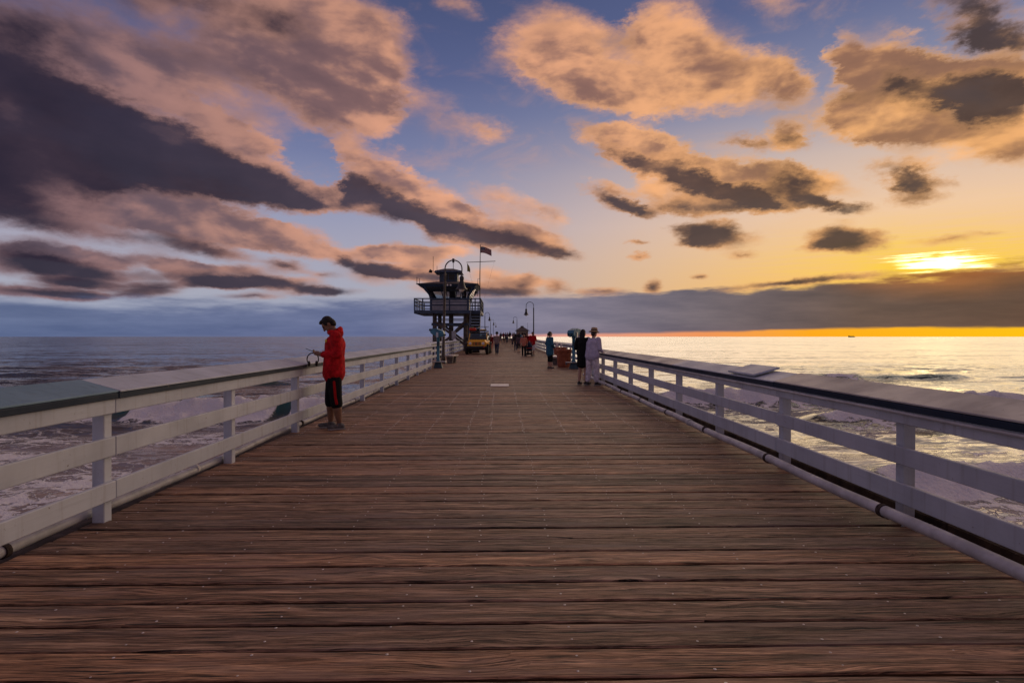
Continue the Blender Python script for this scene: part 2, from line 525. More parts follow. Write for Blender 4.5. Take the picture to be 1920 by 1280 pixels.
def plain(name, rgb, rough=.6, metal=0.0, var=.12, scale=9.0, bump=.0, spec=.5):
    """painted or solid colour with a little soiling and wear"""
    m, n, b = new_mat(name)
    tc = n.new('ShaderNodeTexCoord').outputs['Object']
    a = n.noise(tc, scale, 5, .6)
    f = n.smooth(a, .3, .7, 1 - var, 1 + var * .6)
    c = n.new('ShaderNodeVectorMath', operation='SCALE')
    c.inputs[0].default_value = rgb[:3]
    n.links.new(f, c.inputs['Scale'])
    n.links.new(c.outputs[0], b.inputs['Base Color'])
    n.links.new(n.smooth(a, .3, .7, min(1, rough * 1.15), rough * .85), b.inputs['Roughness'])
    b.inputs['Metallic'].default_value = metal
    b.inputs['Specular IOR Level'].default_value = spec
    if bump:
        bp = n.new('ShaderNodeBump')
        bp.inputs['Strength'].default_value = bump
        bp.inputs['Distance'].default_value = .01
        n.links.new(n.noise(tc, scale * 6, 4, .6), bp.inputs['Height'])
        n.links.new(bp.outputs[0], b.inputs['Normal'])
    return m


def fabric(name, rgb, var=.25, stripes=None):
    m, n, b = new_mat(name)
    tc = n.new('ShaderNodeTexCoord').outputs['Object']
    a = n.noise(tc, 14, 5, .6)
    c = n.mix(n.smooth(a, .3, .7), tuple(v * (1 - var) for v in rgb[:3]) + (1,), tuple(min(1, v * (1 + var * .5)) for v in rgb[:3]) + (1,))
    if stripes:
        sep = n.new('ShaderNodeSeparateXYZ')
        n.links.new(tc, sep.inputs[0])
        s = n.math('SINE', n.math('MULTIPLY', sep.outputs[stripes[0]], stripes[1]))
        c = n.mix(n.smooth(s, stripes[2], stripes[2] + .25), c, stripes[3])
    n.links.new(c, b.inputs['Base Color'])
    b.inputs['Roughness'].default_value = .9
    b.inputs['Specular IOR Level'].default_value = .15
    bp = n.new('ShaderNodeBump')
    bp.inputs['Strength'].default_value = .5
    bp.inputs['Distance'].default_value = .012
    n.links.new(n.noise(tc, 22, 4, .55, dist=.8), bp.inputs['Height'])
    n.links.new(bp.outputs[0], b.inputs['Normal'])
    return m


def wood_deck_material():
    m, n, b = new_mat('weathered_deck_wood')
    tc = n.new('ShaderNodeTexCoord').outputs['Object']
    rnd = n.new('ShaderNodeObjectInfo').outputs['Random']
    geo = n.new('ShaderNodeNewGeometry')
    off = n.new('ShaderNodeCombineXYZ')
    n.links.new(n.math('MULTIPLY', rnd, 37.0), off.inputs[0])
    n.links.new(n.math('MULTIPLY', rnd, 91.0), off.inputs[1])
    n.links.new(n.math('MULTIPLY', rnd, 53.0), off.inputs[2])
    p = n.vmath('ADD', tc, off.outputs[0])
    # knots push the grain aside
    kp = n.mapping(p, scale=(1.25, 5.2, .2))
    vor = n.new('ShaderNodeTexVoronoi', voronoi_dimensions='2D', feature='F1')
    vor.inputs['Scale'].default_value = 1.0
    vor.inputs['Randomness'].default_value = 1.0
    n.links.new(kp, vor.inputs['Vector'])
    kd = vor.outputs['Distance']
    pick = n.new('ShaderNodeSeparateXYZ')
    n.links.new(vor.outputs['Color'], pick.inputs[0])
    has = n.smooth(pick.outputs[0], .66, .70)
    knot = n.math('MULTIPLY', n.smooth(kd, .52, .05), has)
    wob = n.noise(n.mapping(p, scale=(1.6, 5, 1)), 1.0, 3, .5)
    sep = n.new('ShaderNodeSeparateXYZ')
    n.links.new(p, sep.inputs[0])
    yy = n.math('ADD', sep.outputs[1], n.math('MULTIPLY', n.math('SUBTRACT', wob, .5), .055))
    yy = n.math('ADD', yy, n.math('MULTIPLY', knot, .038))
    cb = n.new('ShaderNodeCombineXYZ')
    n.links.new(sep.outputs[0], cb.inputs[0]); n.links.new(yy, cb.inputs[1]); n.links.new(sep.outputs[2], cb.inputs[2])
    g = cb.outputs[0]
    fine = n.noise(n.mapping(g, scale=(5.0, 165, 1)), 1.0, 8, .70)
    wide = n.noise(n.mapping(g, scale=(1.1, 22, 1)), 1.0, 6, .66)
    crack = n.noise(n.mapping(g, (3.1, 7.7, 0), scale=(1.9, 62, 1)), 1.0, 5, .6)
    cr = n.math('MULTIPLY', n.smooth(crack, .57, .63), n.smooth(n.noise(n.mapping(p, scale=(1.4, 7, 1)), 1.0, 3, .5), .40, .56))
    blot = n.noise(n.mapping(p, scale=(.9, 7, 1)), 1.0, 5, .62)
    c = n.ramp(wide, [(.32, (.068, .035, .021, 1)), (.5, (.37, .217, .130, 1)), (.68, (.76, .52, .35, 1))])
    c = n.mix(n.smooth(fine, .36, .60, .95, .0), c, (.018, .009, .006, 1))
    c = n.mix(n.smooth(fine, .60, .80, 0, .5), c, (.74, .56, .44, 1))
    c = n.mix(n.smooth(blot, .46, .66, 0, .65), c, (.26, .185, .155, 1))
    tint = n.ramp(rnd, [(0, (.60, .59, .62, 1)), (.25, (1.05, .98, .90, 1)), (.5, (.70, .70, .74, 1)), (.75, (1.35, 1.18, 1.02, 1)), (1, (.85, .80, .80, 1))])
    c = n.mix(1.0, c, tint, 'MULTIPLY')
    c = n.mix(n.math('MULTIPLY', n.math('MULTIPLY', n.smooth(kd, .13, .03), has), n.smooth(fine, .35, .6, 1, .3)), c, (.06, .032, .022, 1))
    c = n.mix(cr, c, (.010, .006, .005, 1))
    n.links.new(c, b.inputs['Base Color'])
    n.links.new(n.smooth(fine, .3, .7, .75, .45), b.inputs['Roughness'])
    b.inputs['Specular IOR Level'].default_value = .32
    h = n.math('ADD', n.math('MULTIPLY', fine, .55), n.math('ADD', n.math('MULTIPLY', wide, .9), n.math('MULTIPLY', cr, -1.0)))
    bp = n.new('ShaderNodeBump')
    bp.inputs['Strength'].default_value = .8
    bp.inputs['Distance'].default_value = .018
    n.links.new(h, bp.inputs['Height'])
    n.links.new(bp.outputs[0], b.inputs['Normal'])
    return m


def paint_material(name, rgb, chip=(.16, .12, .09), grime=.5):
    """old paint on timber: brush grain, grime in streaks, chips down to the wood"""
    m, n, b = new_mat(name)
    tc = n.new('ShaderNodeTexCoord').outputs['Object']
    rnd = n.new('ShaderNodeObjectInfo').outputs['Random']
    off = n.new('ShaderNodeCombineXYZ')
    for i in range(3):
        n.links.new(n.math('MULTIPLY', rnd, 31.0 + 17 * i), off.inputs[i])
    p = n.vmath('ADD', tc, off.outputs[0])
    a = n.noise(p, 1.7, 5, .6)
    grain = n.noise(n.mapping(p, scale=(40, 1.5, 40)), 1.0, 4, .6)
    chips = n.math('MULTIPLY', n.smooth(n.noise(p, 26, 5, .65), .66, .70), n.smooth(n.noise(p, 2.3, 3, .5), .46, .62))
    c = n.mix(n.smooth(a, .35, .75, 0, grime), rgb + (1,), tuple(v * .55 for v in rgb) + (1,))
    streak = n.noise(n.mapping(p, scale=(7, 16, .8)), 1.0, 4, .6)
    c = n.mix(n.smooth(streak, .52, .75, 0, .5), c, (rgb[0] * .52, rgb[1] * .47, rgb[2] * .42, 1))
    c = n.mix(n.smooth(grain, .5, .75, 0, .22), c, tuple(v * .55 for v in rgb) + (1,))
    c = n.mix(n.smooth(rnd, 0, 1, 0, .22), c, tuple(v * .7 for v in rgb) + (1,))
    c = n.mix(chips, c, chip + (1,))
    n.links.new(c, b.inputs['Base Color'])
    n.links.new(n.smooth(a, .3, .7, .5, .7), b.inputs['Roughness'])
    b.inputs['Specular IOR Level'].default_value = .25
    bp = n.new('ShaderNodeBump')
    bp.inputs['Strength'].default_value = .35
    bp.inputs['Distance'].default_value = .004
    n.links.new(n.math('ADD', grain, n.math('MULTIPLY', chips, -1.5)), bp.inputs['Height'])
    n.links.new(bp.outputs[0], b.inputs['Normal'])
    return m


M_DECK = wood_deck_material()
M_RAIL = paint_material('white_rail_paint', (.56, .605, .68))
M_CAP = paint_material('pale_cap_paint', (.52, .58, .68), grime=.5)
M_CAPB = paint_material('blue_near_cap', (.19, .31, .41), grime=.4)  # bluer base tone for the nearest left cap boards
M_CAPW = paint_material('worn_cap_paint', (.50, .48, .47), grime=.9)
M_EDGE = paint_material('navy_cap_edge', (.012, .026, .055), grime=.4)  # very dark navy tone for the board under the cap
M_PIPE = plain('pipe_grey', (.52, .52, .53), .42, var=.25, scale=5)
M_RUST = plain('rusty_clamp', (.045, .026, .02), .8, var=.5, scale=30, bump=.5)
M_TIMBER = plain('tarred_timber', (.045, .026, .018), .85, var=.6, scale=4, bump=.6)
M_NAIL = plain('nail_steel', (.78, .74, .70), .38, metal=.5, var=.3, scale=50)
M_PLATE = plain('white_plate', (.78, .75, .70), .6, var=.12, scale=8)

# ------------------------------------------------------------------ sea
SEA = -6.5


def vnoise(x, y, seed=0):
    """smooth lattice noise, 0..1"""
    xi, yi = np.floor(x).astype(np.int64), np.floor(y).astype(np.int64)
    fx, fy = x - xi, y - yi
    fx, fy = fx * fx * (3 - 2 * fx), fy * fy * (3 - 2 * fy)

    def h(i, j):
        k = (i * 374761393 + j * 668265263 + seed * 1442695041) & 0x7fffffff
        k = ((k ^ (k >> 13)) * 1274126177) & 0x7fffffff
        return ((k ^ (k >> 16)) & 0xffff) / 65535.0
    a, b_, c, d_ = h(xi, yi), h(xi + 1, yi), h(xi, yi + 1), h(xi + 1, yi + 1)
    return (a * (1 - fx) + b_ * fx) * (1 - fy) + (c * (1 - fx) + d_ * fx) * fy


def fbm(x, y, oct=4, seed=0):
    s, amp, tot = 0, 1.0, 0
    for o in range(oct):
        s = s + amp * vnoise(x * 2 ** o, y * 2 ** o, seed + 7 * o)
        tot += amp
        amp *= .5
    return s / tot


def sstep(v, a, b_):
    t = np.clip((v - a) / (b_ - a), 0, 1)
    return t * t * (3 - 2 * t)


# breaking waves: crest distance, slope of the crest line, extent along x, height, (from, to) of the broken stretches
BREAKERS = [
    (63.0, .03, -95, -10, 1.45, [(-92, -53), (-50, -13)], 3.6),
    (71.0, -.02, 15, 70, 1.4, [(17, 64)], 2.2),
    (55.0, .0, 26, 48, .85, [(29, 39)], 1.6),
    (29.5, .04, 14, 44, .95, [(18, 34)], 2.4),
    (96.0, .0, -60, -30, .8, [], 0), (112.0, .0, 50, 95, .8, [(62, 70)], 1.0),
]


def build_sea():
    ys = np.concatenate([np.arange(-60, 16, 1.6), np.arange(16, 80, .34), np.arange(80, 160, .9)])
    ys = np.concatenate([ys, 160 * (52000 / 160) ** (np.linspace(.004, 1, 90))])
    xh = np.concatenate([np.arange(0, 60, .42), np.arange(60, 140, 1.0)])
    xh = np.concatenate([xh, 140 * (60000 / 140) ** (np.linspace(.006, 1, 60))])
    xs = np.concatenate([-xh[:0:-1], xh])
    Xg, Yg = np.meshgrid(xs, ys)
    dx = np.abs(np.gradient(xs))[None, :] + 0 * Yg
    dy = np.abs(np.gradient(ys))[:, None] + 0 * Xg
    Zg = np.zeros_like(Xg)
    rs = np.random.RandomState(4)
    for i in range(46):
        L = 2.2 * (46 / 2.2) ** rs.rand()
        th = math.pi / 2 + rs.randn() * .55
        kx, ky = 2 * math.pi / L * math.cos(th), 2 * math.pi / L * math.sin(th)
        fade = np.clip((L / (np.maximum(dx * abs(math.cos(th)), dy) * 3.0)) - 1, 0, 1)
        Zg += .0032 * L ** .85 * np.sin(kx * Xg + ky * Yg + rs.rand() * 6.28) * fade
    foam = np.zeros_like(Xg)
    crest = np.zeros_like(Xg)
    white = np.zeros_like(Xg)
    for (y0, sl_, xa, xb, H, broken, run) in BREAKERS:
        yc = y0 + sl_ * Xg + 2.2 * (fbm(Xg / 9, Xg * 0 + y0, 3, 3) - .5) * 2
        e = Yg - yc
        along = sstep(Xg, xa, xa + 9) * sstep(-Xg, -xb, -xb + 9)
        hv = H * along * (.72 + .5 * fbm(Xg / 6, Xg * 0 + y0 * 3, 2, 9))
        prof = np.where(e > 0, np.exp(-(e / 4.6) ** 2), np.exp(-(e / 1.35) ** 2))
        Zg += hv * prof - .22 * hv * np.exp(-((e + 4.2) / 2.2) ** 2)
        crest = np.maximum(crest, along * np.exp(-((e + .4) / 1.9) ** 2))
        br = np.zeros_like(Xg)
        for (a, c) in broken:
            br = np.maximum(br, sstep(Xg, a, a + 2.2) * sstep(-Xg, -c, -c + 2.2))
        br = br * sstep(fbm(Xg / 3.2, Xg * 0 + y0 * 1.7, 3, 17), .16, .36)
        lump = fbm(Xg * 1.1, Yg * 1.1, 4, 21)
        spill = sstep(e, -run * 1.25 + 1.6 * (lump - .5), -run * .7) * sstep(-e, -.75 - .5 * (lump - .5), .1)
        w_ = br * spill * along
        white = np.maximum(white, w_)
        Zg += w_ * (lump - .38) * .95 * H
        foam = np.maximum(foam, br * along * sstep(e, -11, -2) * sstep(-e, -3.0, .5) * .5)
    # foam left on the shallow water inside the breakers
    sx = fbm(Xg / 22 + 5, Yg / 7, 4, 33)
    shallow = sstep(-Yg, -62, -30)
    left = sstep(-Xg, 2, 14)
    right = sstep(Xg, 6, 16)
    foam = np.maximum(foam, sstep(-Yg, -56, -36) * sstep(sx, .28, .62) * (.55 + .5 * left) * (left + .62 * right + .25))
    foam = np.maximum(foam, sstep(-Yg, -44, -24) * left * (.62 + .4 * sx))
    ny, nx = Xg.shape
    verts = np.stack([Xg, Yg, Zg], -1).reshape(-1, 3)
    idx = np.arange(ny * nx).reshape(ny, nx)
    quads = np.stack([idx[:-1, :-1], idx[:-1, 1:], idx[1:, 1:], idx[1:, :-1]], -1).reshape(-1, 4)
    me = bpy.data.meshes.new('sea')
    me.vertices.add(len(verts)); me.loops.add(quads.size); me.polygons.add(len(quads))
    me.vertices.foreach_set('co', verts.astype(np.float32).ravel())
    me.loops.foreach_set('vertex_index', quads.astype(np.int32).ravel())
    me.polygons.foreach_set('loop_start', np.arange(0, quads.size, 4, dtype=np.int32))
    me.polygons.foreach_set('use_smooth', np.ones(len(quads), dtype=bool))
    me.update(calc_edges=True)
    for nm, arr in (('foam', foam), ('white', white), ('shallow', shallow), ('crest', crest)):
        at = me.attributes.new(nm, 'FLOAT', 'POINT')
        at.data.foreach_set('value', arr.astype(np.float32).ravel())
    m, n, b = new_mat('sea_water')
    geo = n.new('ShaderNodeNewGeometry')
    P = geo.outputs['Position']

    def attr(nm):
        return n.new('ShaderNodeAttribute', attribute_name=nm).outputs['Fac']
    fo, wh, sh = attr('foam'), attr('white'), attr('shallow')
    # lacy foam: thin walls between bubbles of open water, at two sizes
    wp = n.vmath('ADD', P, n.vmath('SCALE', n.vmath('SUBTRACT', n.noise(P, .55, 4, .6, color=True), (.5, .5, .5)), scale=3.2))
    v1 = n.new('ShaderNodeTexVoronoi', voronoi_dimensions='2D', feature='DISTANCE_TO_EDGE')
    n.links.new(n.mapping(wp, scale=(.34, .62, 1)), v1.inputs['Vector']); v1.inputs['Scale'].default_value = 1.0
    v2 = n.new('ShaderNodeTexVoronoi', voronoi_dimensions='2D', feature='DISTANCE_TO_EDGE')
    n.links.new(n.mapping(wp, scale=(1.0, 1.7, 1)), v2.inputs['Vector']); v2.inputs['Scale'].default_value = 1.0
    patch = n.noise(n.mapping(P, scale=(.28, .5, 1)), 1.0, 6, .62)
    lace = n.math('MAXIMUM', n.smooth(v1.outputs['Distance'], .20, .0), n.math('MULTIPLY', n.smooth(v2.outputs['Distance'], .16, .0), .75))
    lace = n.math('ADD', lace, n.math('MULTIPLY', n.math('SUBTRACT', patch, .5), 2.4))
    fa = n.smooth(n.math('ADD', lace, n.math('MULTIPLY', fo, 1.3)), .86, 1.34)
    fa = n.math('MULTIPLY', fa, n.smooth(fo, .06, .3))
    fa = n.math('MAXIMUM', fa, n.smooth(n.math('ADD', wh, n.math('MULTIPLY', n.math('SUBTRACT', n.noise(P, 2.2, 5, .65), .5), .9)), .32, .55))
    fcol = n.mix(n.noise(P, 1.6, 5, .6), (.74, .76, .80, 1), (.95, .95, .95, 1))
    wcol = n.mix(sh, (.022, .028, .031, 1), (.30, .26, .235, 1))
    wcol = n.mix(attr('crest'), wcol, (.018, .085, .080, 1))
    wcol = n.mix(n.math('MULTIPLY', n.smooth(n.noise(n.mapping(P, scale=(.1, .25, 1)), 1.0, 4, .6), .45, .7), sh), wcol, (.40, .33, .28, 1))
    c = n.mix(fa, wcol, fcol)
    n.links.new(c, b.inputs['Base Color'])
    n.links.new(n.smooth(fa, 0, 1, .10, .85), b.inputs['Roughness'])
    b.inputs['IOR'].default_value = 1.33
    # small waves tilt the surface; their slope is the same at any distance
    gust = n.smooth(n.noise(n.mapping(P, scale=(.004, .016, 1)), 1.0, 4, .6), .3, .7, .65, 1.2)
    slope = None
    for sc_, ax, ay, st in ((.012, .1, .45, 4.0), (.05, .25, .90, 3.4), (.2, .4, 1.0, 2.8), (.8, .4, .65, 2.0), (2.6, .28, .36, 1.5)):
        v = n.vmath('SUBTRACT', n.noise(n.mapping(P, scale=(sc_, sc_ * st, sc_)), 1.0, 3, .55, dist=.3, color=True), (.5, .5, .5))
        v = n.vmath('MULTIPLY', v, (ax, ay, 0))
        slope = v if slope is None else n.vmath('ADD', slope, v)
    slope = n.vmath('SCALE', slope, scale=gust)
    nrm = n.vmath('NORMALIZE', n.vmath('ADD', geo.outputs['Normal'], slope))
    bp = n.new('ShaderNodeBump')
    bp.inputs['Strength'].default_value = 1.0
    bp.inputs['Distance'].default_value = 1.0
    n.links.new(n.math('MULTIPLY', n.math('MULTIPLY', fa, n.noise(P, 3.0, 5, .6)), .28), bp.inputs['Height'])
    n.links.new(nrm, bp.inputs['Normal'])
    n.links.new(bp.outputs[0], b.inputs['Normal'])
    me.materials.append(m)
    o = bpy.data.objects.new('sea', me)
    o.location.z = SEA
    link(o)
    tag(o, 'grey green evening sea with low swell and lacy foam', kind='structure')


build_sea()

# ------------------------------------------------------------------ pier
PITCH, PLANK = .247, .227
PIER_END = 228.0


def rise(y):
    t = min(max((y - 55) / 95, 0), 1)
    return .85 * t * t * (3 - 2 * t)


def half_left(y):
    t = min(max((y - 26) / 8, 0), 1)
    return 3.07 + 1.05 * t


def half_right(y):
    t = min(max((y - 20) / 6, 0), 1)
    return 3.07 + 1.05 * t


def plank_mesh(seed, nx, wob, detail):
    """a timber plank, 6.4 m along x, with worn edges and slightly cupped top"""
    rs = random.Random(seed)
    T = .10
    ph = [rs.random() * 6.28 for _ in range(8)]
    def w(x, k):
        return wob * (math.sin(x * 1.1 + ph[k]) * .5 + math.sin(x * 3.3 + ph[k + 1]) * .35 + math.sin(x * 8.7 + ph[k + 2]) * .25 + (rs.random() - .5) * .5)
    rows = []
    for i in range(nx + 1):
        x = -3.2 + 6.4 * i / nx
        y0, y1 = -PLANK / 2 + w(x, 0) * .6, PLANK / 2 + w(x, 3) * .6
        b = .009 + abs(w(x, 2)) * .6
        z = w(x, 5) * .25
        if detail:
            b *= .6
            prof = [(y0 + .030, -T), (y0 + .026, -.034), (y0, -b * 1.3), (y0 + b, z - .001), (y0 + .05, z + .001), (0, z - .0015), (y1 - .05, z + .001), (y1 - b, z - .001), (y1, -b * 1.3), (y1 - .026, -.034), (y1 - .030, -T)]
        else:
            b *= .6
            prof = [(y0 + .028, -T), (y0 + .024, -.034), (y0, -b), (y0 + b, z), (y1 - b, z), (y1, -b), (y1 - .024, -.034), (y1 - .028, -T)]
        rows.append([(x, yy, zz) for yy, zz in prof])
    k = len(rows[0])
    vs = [p for r in rows for p in r]
    fs = []
    for i in range(nx):
        for j in range(k):
            j2 = (j + 1) % k
            fs.append((i * k + j, (i + 1) * k + j, (i + 1) * k + j2, i * k + j2))
    fs.append(tuple(range(k)))
    fs.append(tuple(nx * k + j for j in range(k - 1, -1, -1)))
    me = bpy.data.meshes.new('plank')
    me.from_pydata(vs, [], fs)
    me.update()
    me.materials.append(M_DECK)
    return me


def build_deck():
    deck = thing('pier_deck', 'weathered brown timber deck of the pier', None)
    deck['kind'] = 'structure'
    near = [plank_mesh(100 + i, 70, .0075, True) for i in range(9)]
    far = [plank_mesh(200 + i, 10, .004, False) for i in range(6)]
    y = 2.477 - 17 * PITCH + PITCH / 2
    cnt = 0
    rs = random.Random(5)
    nails = MB()
    disc = [(math.cos(k * math.pi / 3), math.sin(k * math.pi / 3)) for k in range(6)]

    def nail(x, y, z, r):
        nails.add([(x + a * r, y + b * r, z) for a, b in disc] + [(x, y, z + r * .45)], [(k, (k + 1) % 6, 6) for k in range(6)])
    stringers = [-2.95, -2.35, -1.75, -1.16, -.57, -.12, .33, .92, 1.5, 2.1, 2.75]
    while cnt < 300:
        me = near[(cnt * 5 + cnt // 9) % 9] if y < 14 else far[(cnt * 5 + cnt // 6) % 6]
        o = bpy.data.objects.new('plank', me)
        link(o, deck)
        hl, hr = half_left(y) + .12, half_right(y) + .12
        o.scale = ((hl + hr) / 6.4, 1, 1)
        o.location = ((hr - hl) / 2, y, rise(y) + rs.uniform(-.0045, .0025))
        o.rotation_euler = (rs.uniform(-.010, .010), 0, rs.uniform(-.0009, .0009) + (math.pi if rs.random() < .5 else 0))
        if 0 < y < 26:
            dense = 8.7 < y < 15.2 and not (11.3 < y < 12.2)
            for s in stringers:
                for dy in ((-.065, .065) if not dense else (-.09, -.03, .03, .09)):
                    if rs.random() < (.82 if not dense else .80):
                        xx = s + rs.uniform(-.02, .02) + (.006 if dense else .012) * y * math.sin(s * 9)
                        nail(xx, y + dy + rs.uniform(-.02, .02), rise(y) + .0025, rs.uniform(.0055, .0080) if not dense else rs.uniform(.007, .011))
        y += PITCH
        cnt += 1
    nl = nails.build('nail', M_NAIL, deck)
    nl['kind'] = 'stuff'
    strip = MB()
    while y < PIER_END:
        z = rise(y) + rs.uniform(-.004, .004)
        strip.box(-4.24, 4.24, y - PLANK / 2, y + PLANK / 2, z - .07, z)
        y += PITCH
    so = strip.build('plank', M_DECK, deck)
    so['kind'] = 'stuff'
    # beams that carry the planks
    for s in stringers:
        MB().box(s - .06, s + .06, -2, 60, -.42, -.09).build('stringer', M_TIMBER, deck)
    for k, yy in enumerate(np.arange(3, 220, 6.1)):
        hb = half_left(yy) + .1
        MB().box(-hb, hb, yy - .16, yy + .16, -.80 + rise(yy), -.44 + min(rise(yy), .0)).build('cross_beam', M_TIMBER, deck)
        for sx in (-.78, 0, .78):
            MB().tube([(sx * hb, yy, SEA - 2), (sx * hb, yy, -.8 + rise(yy))], .19, 10).build('pile', M_TIMBER, deck)
    # dark kerb timbers outside the posts
    for sgn, ys_, zt in ((1, [(-2, 4.2), (4.2, 10.5), (10.5, 20)], .10), (-1, [(-2, 4.9), (4.9, 12), (12, 26)], -.03)):
        for a, b in ys_:
            MB().box(sgn * 3.23, sgn * 3.37, a, b - .01, zt - .28, zt, bev=.012).build('kerb_timber', M_TIMBER, deck)
    # white plate let into the deck
    pl = MB().box(-.27, .27, -.42, .42, .006, .020, bev=.006).build('deck_plate', M_PLATE)
    pl.location = (-.05, 17.4, 0)
    tag(pl, 'small white rectangular plate lying flat on the planks of the pier', 'deck plate')
    return deck


DECK = build_deck()


# ------------------------------------------------------------------ railings
def rail_line(side):
    """corner points of the inner rail face, from near to far"""
    if side < 0:
        return [(-3.05, -1.8), (-3.05, 26), (-4.10, 34), (-4.10, PIER_END)]
    return [(3.05, -1.8), (3.05, 20), (4.10, 26), (4.10, PIER_END)]


def build_railing(side):
    left = side < 0
    root = thing('pier_railing', 'left white timber railing with a blue grey sloping cap, behind the person in red' if left
                 else 'right white timber railing with a worn sloping cap and a grey pipe along its foot', 'railing', group='railings along both sides of the pier')
    pitch = 2.165 if left else 1.935
    first = 4.66 if left else 4.50
    ys_ = [first + pitch * k for k in range(-3, int((PIER_END - first) / pitch))]
    boards = ((.843, .980), (.515, .665), (.170, .314)) if left else ((.784, .905), (.476, .610), (.177, .330))
    cin, cout = (1.012, 1.10) if left else (.943, 1.026)
    far_x = half_left if left else half_right
    post_me = MB().box(-.048, .048, -.046, .046, -.35, cin - .035, bev=.006).mesh('post', M_RAIL)
    rs = random.Random(8 if left else 9)
    for y in ys_:
        o = bpy.data.objects.new('post', post_me)
        link(o, root)
        x = side * (far_x(y) - .02 + .04 + .048 + .003)
        o.location = (x, y, rise(y))
        o.rotation_euler = (0, rs.uniform(-.006, .006), rs.uniform(-.02, .02))
    # boards: each spans two bays, and is bent only where the line bends
    brk = [p[1] for p in rail_line(side)[1:3]]
    cuts = []
    k = 0
    while k < len(ys_) - 1:
        step = (1 if left and k == 0 else 2) if ys_[k] < 40 else 4
        cuts.append(ys_[k])
        k += step
    cuts = sorted(set([c + (.035 if left else .02) for c in cuts if min(abs(c - b) for b in brk) > 1.0] + brk))
    cuts.append(PIER_END)

    def board(name, y0, y1, z0, z1, xa, xb, mat, za=None, bev=.006, tilt=0):
        """a plank between two stations; xa..xb measured outward from the inner face"""
        g = .003
        y0, y1 = y0 + g, y1 - g
        X0, X1 = far_x(y0) - .02, far_x(y1) - .02
        r0, r1 = rise(y0), rise(y1)
        mb = MB()
        ends = []
        for (X, yy, rr) in ((X0, y0, r0), (X1, y1, r1)):
            ends.append([(side * (X + xa), yy, z0 + rr), (side * (X + xb), yy, z0 + (za or 0) + rr),
                         (side * (X + xb), yy, z1 + (za or 0) + rr), (side * (X + xa), yy, z1 + rr)])
        e0, e1 = ends
        vs = e0 + e1
        fs = [(0, 1, 2, 3), (7, 6, 5, 4)] + [(i, 4 + i, 4 + (i + 1) % 4, (i + 1) % 4) for i in range(4)]
        bm = bmesh.new()
        bv = [bm.verts.new(v) for v in vs]
        for f in fs:
            bm.faces.new([bv[i] for i in f])
        bmesh.ops.recalc_face_normals(bm, faces=bm.faces)
        if bev:
            bmesh.ops.bevel(bm, geom=list(bm.edges), offset=bev, segments=1, affect='EDGES')
        me = bpy.data.meshes.new(name)
        bm.to_mesh(me); bm.free()
        me.materials.append(mat)
        return link(bpy.data.objects.new(name, me), root)

    for i, (a, b) in enumerate(zip(cuts[:-1], cuts[1:])):
        for j, (z0, z1) in enumerate(boards):
            dz = rs.uniform(-.004, .004)
            dx = rs.uniform(-.002, .002)
            board('rail_board', a, b, z0 + dz, z1 + dz, dx, .040 + dx, M_RAIL)
        # sloping cap: a navy edged underboard, and the painted top board
        dz = rs.uniform(-.006, .006)
        mat = M_CAP
        if left:
            mat = M_CAPB if a < 4.0 else M_CAP
        else:
            mat = (M_CAPW, M_CAPW, M_CAP, M_CAPW)[i % 4]
        ex = rs.uniform(-.006, .006)
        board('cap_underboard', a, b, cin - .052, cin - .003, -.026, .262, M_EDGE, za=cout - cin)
        board('cap_board', a, b, cin + dz * .3, cin + .014 + dz * .3, -.030 + ex, .275, mat, za=cout - cin + dz, bev=.003)
    if not left:
        # a conduit along the top board, and one odd short cap piece laid over the joint
        MB().tube([(3.028, y, .872 + .002 * math.sin(y * 3)) for y in np.arange(-1.8, 20, .5)], .013, 8).build('conduit', M_PIPE, root, True)
        sh = board('cap_board', 6.95, 7.75, cin + .034, cin + .058, -.034, .280, M_CAP, za=cout - cin + .004, bev=.004)
        sh['label'] = 'short bright cap piece laid over a joint'
    return root


RAIL_L = build_railing(-1)
RAIL_R = build_railing(1)


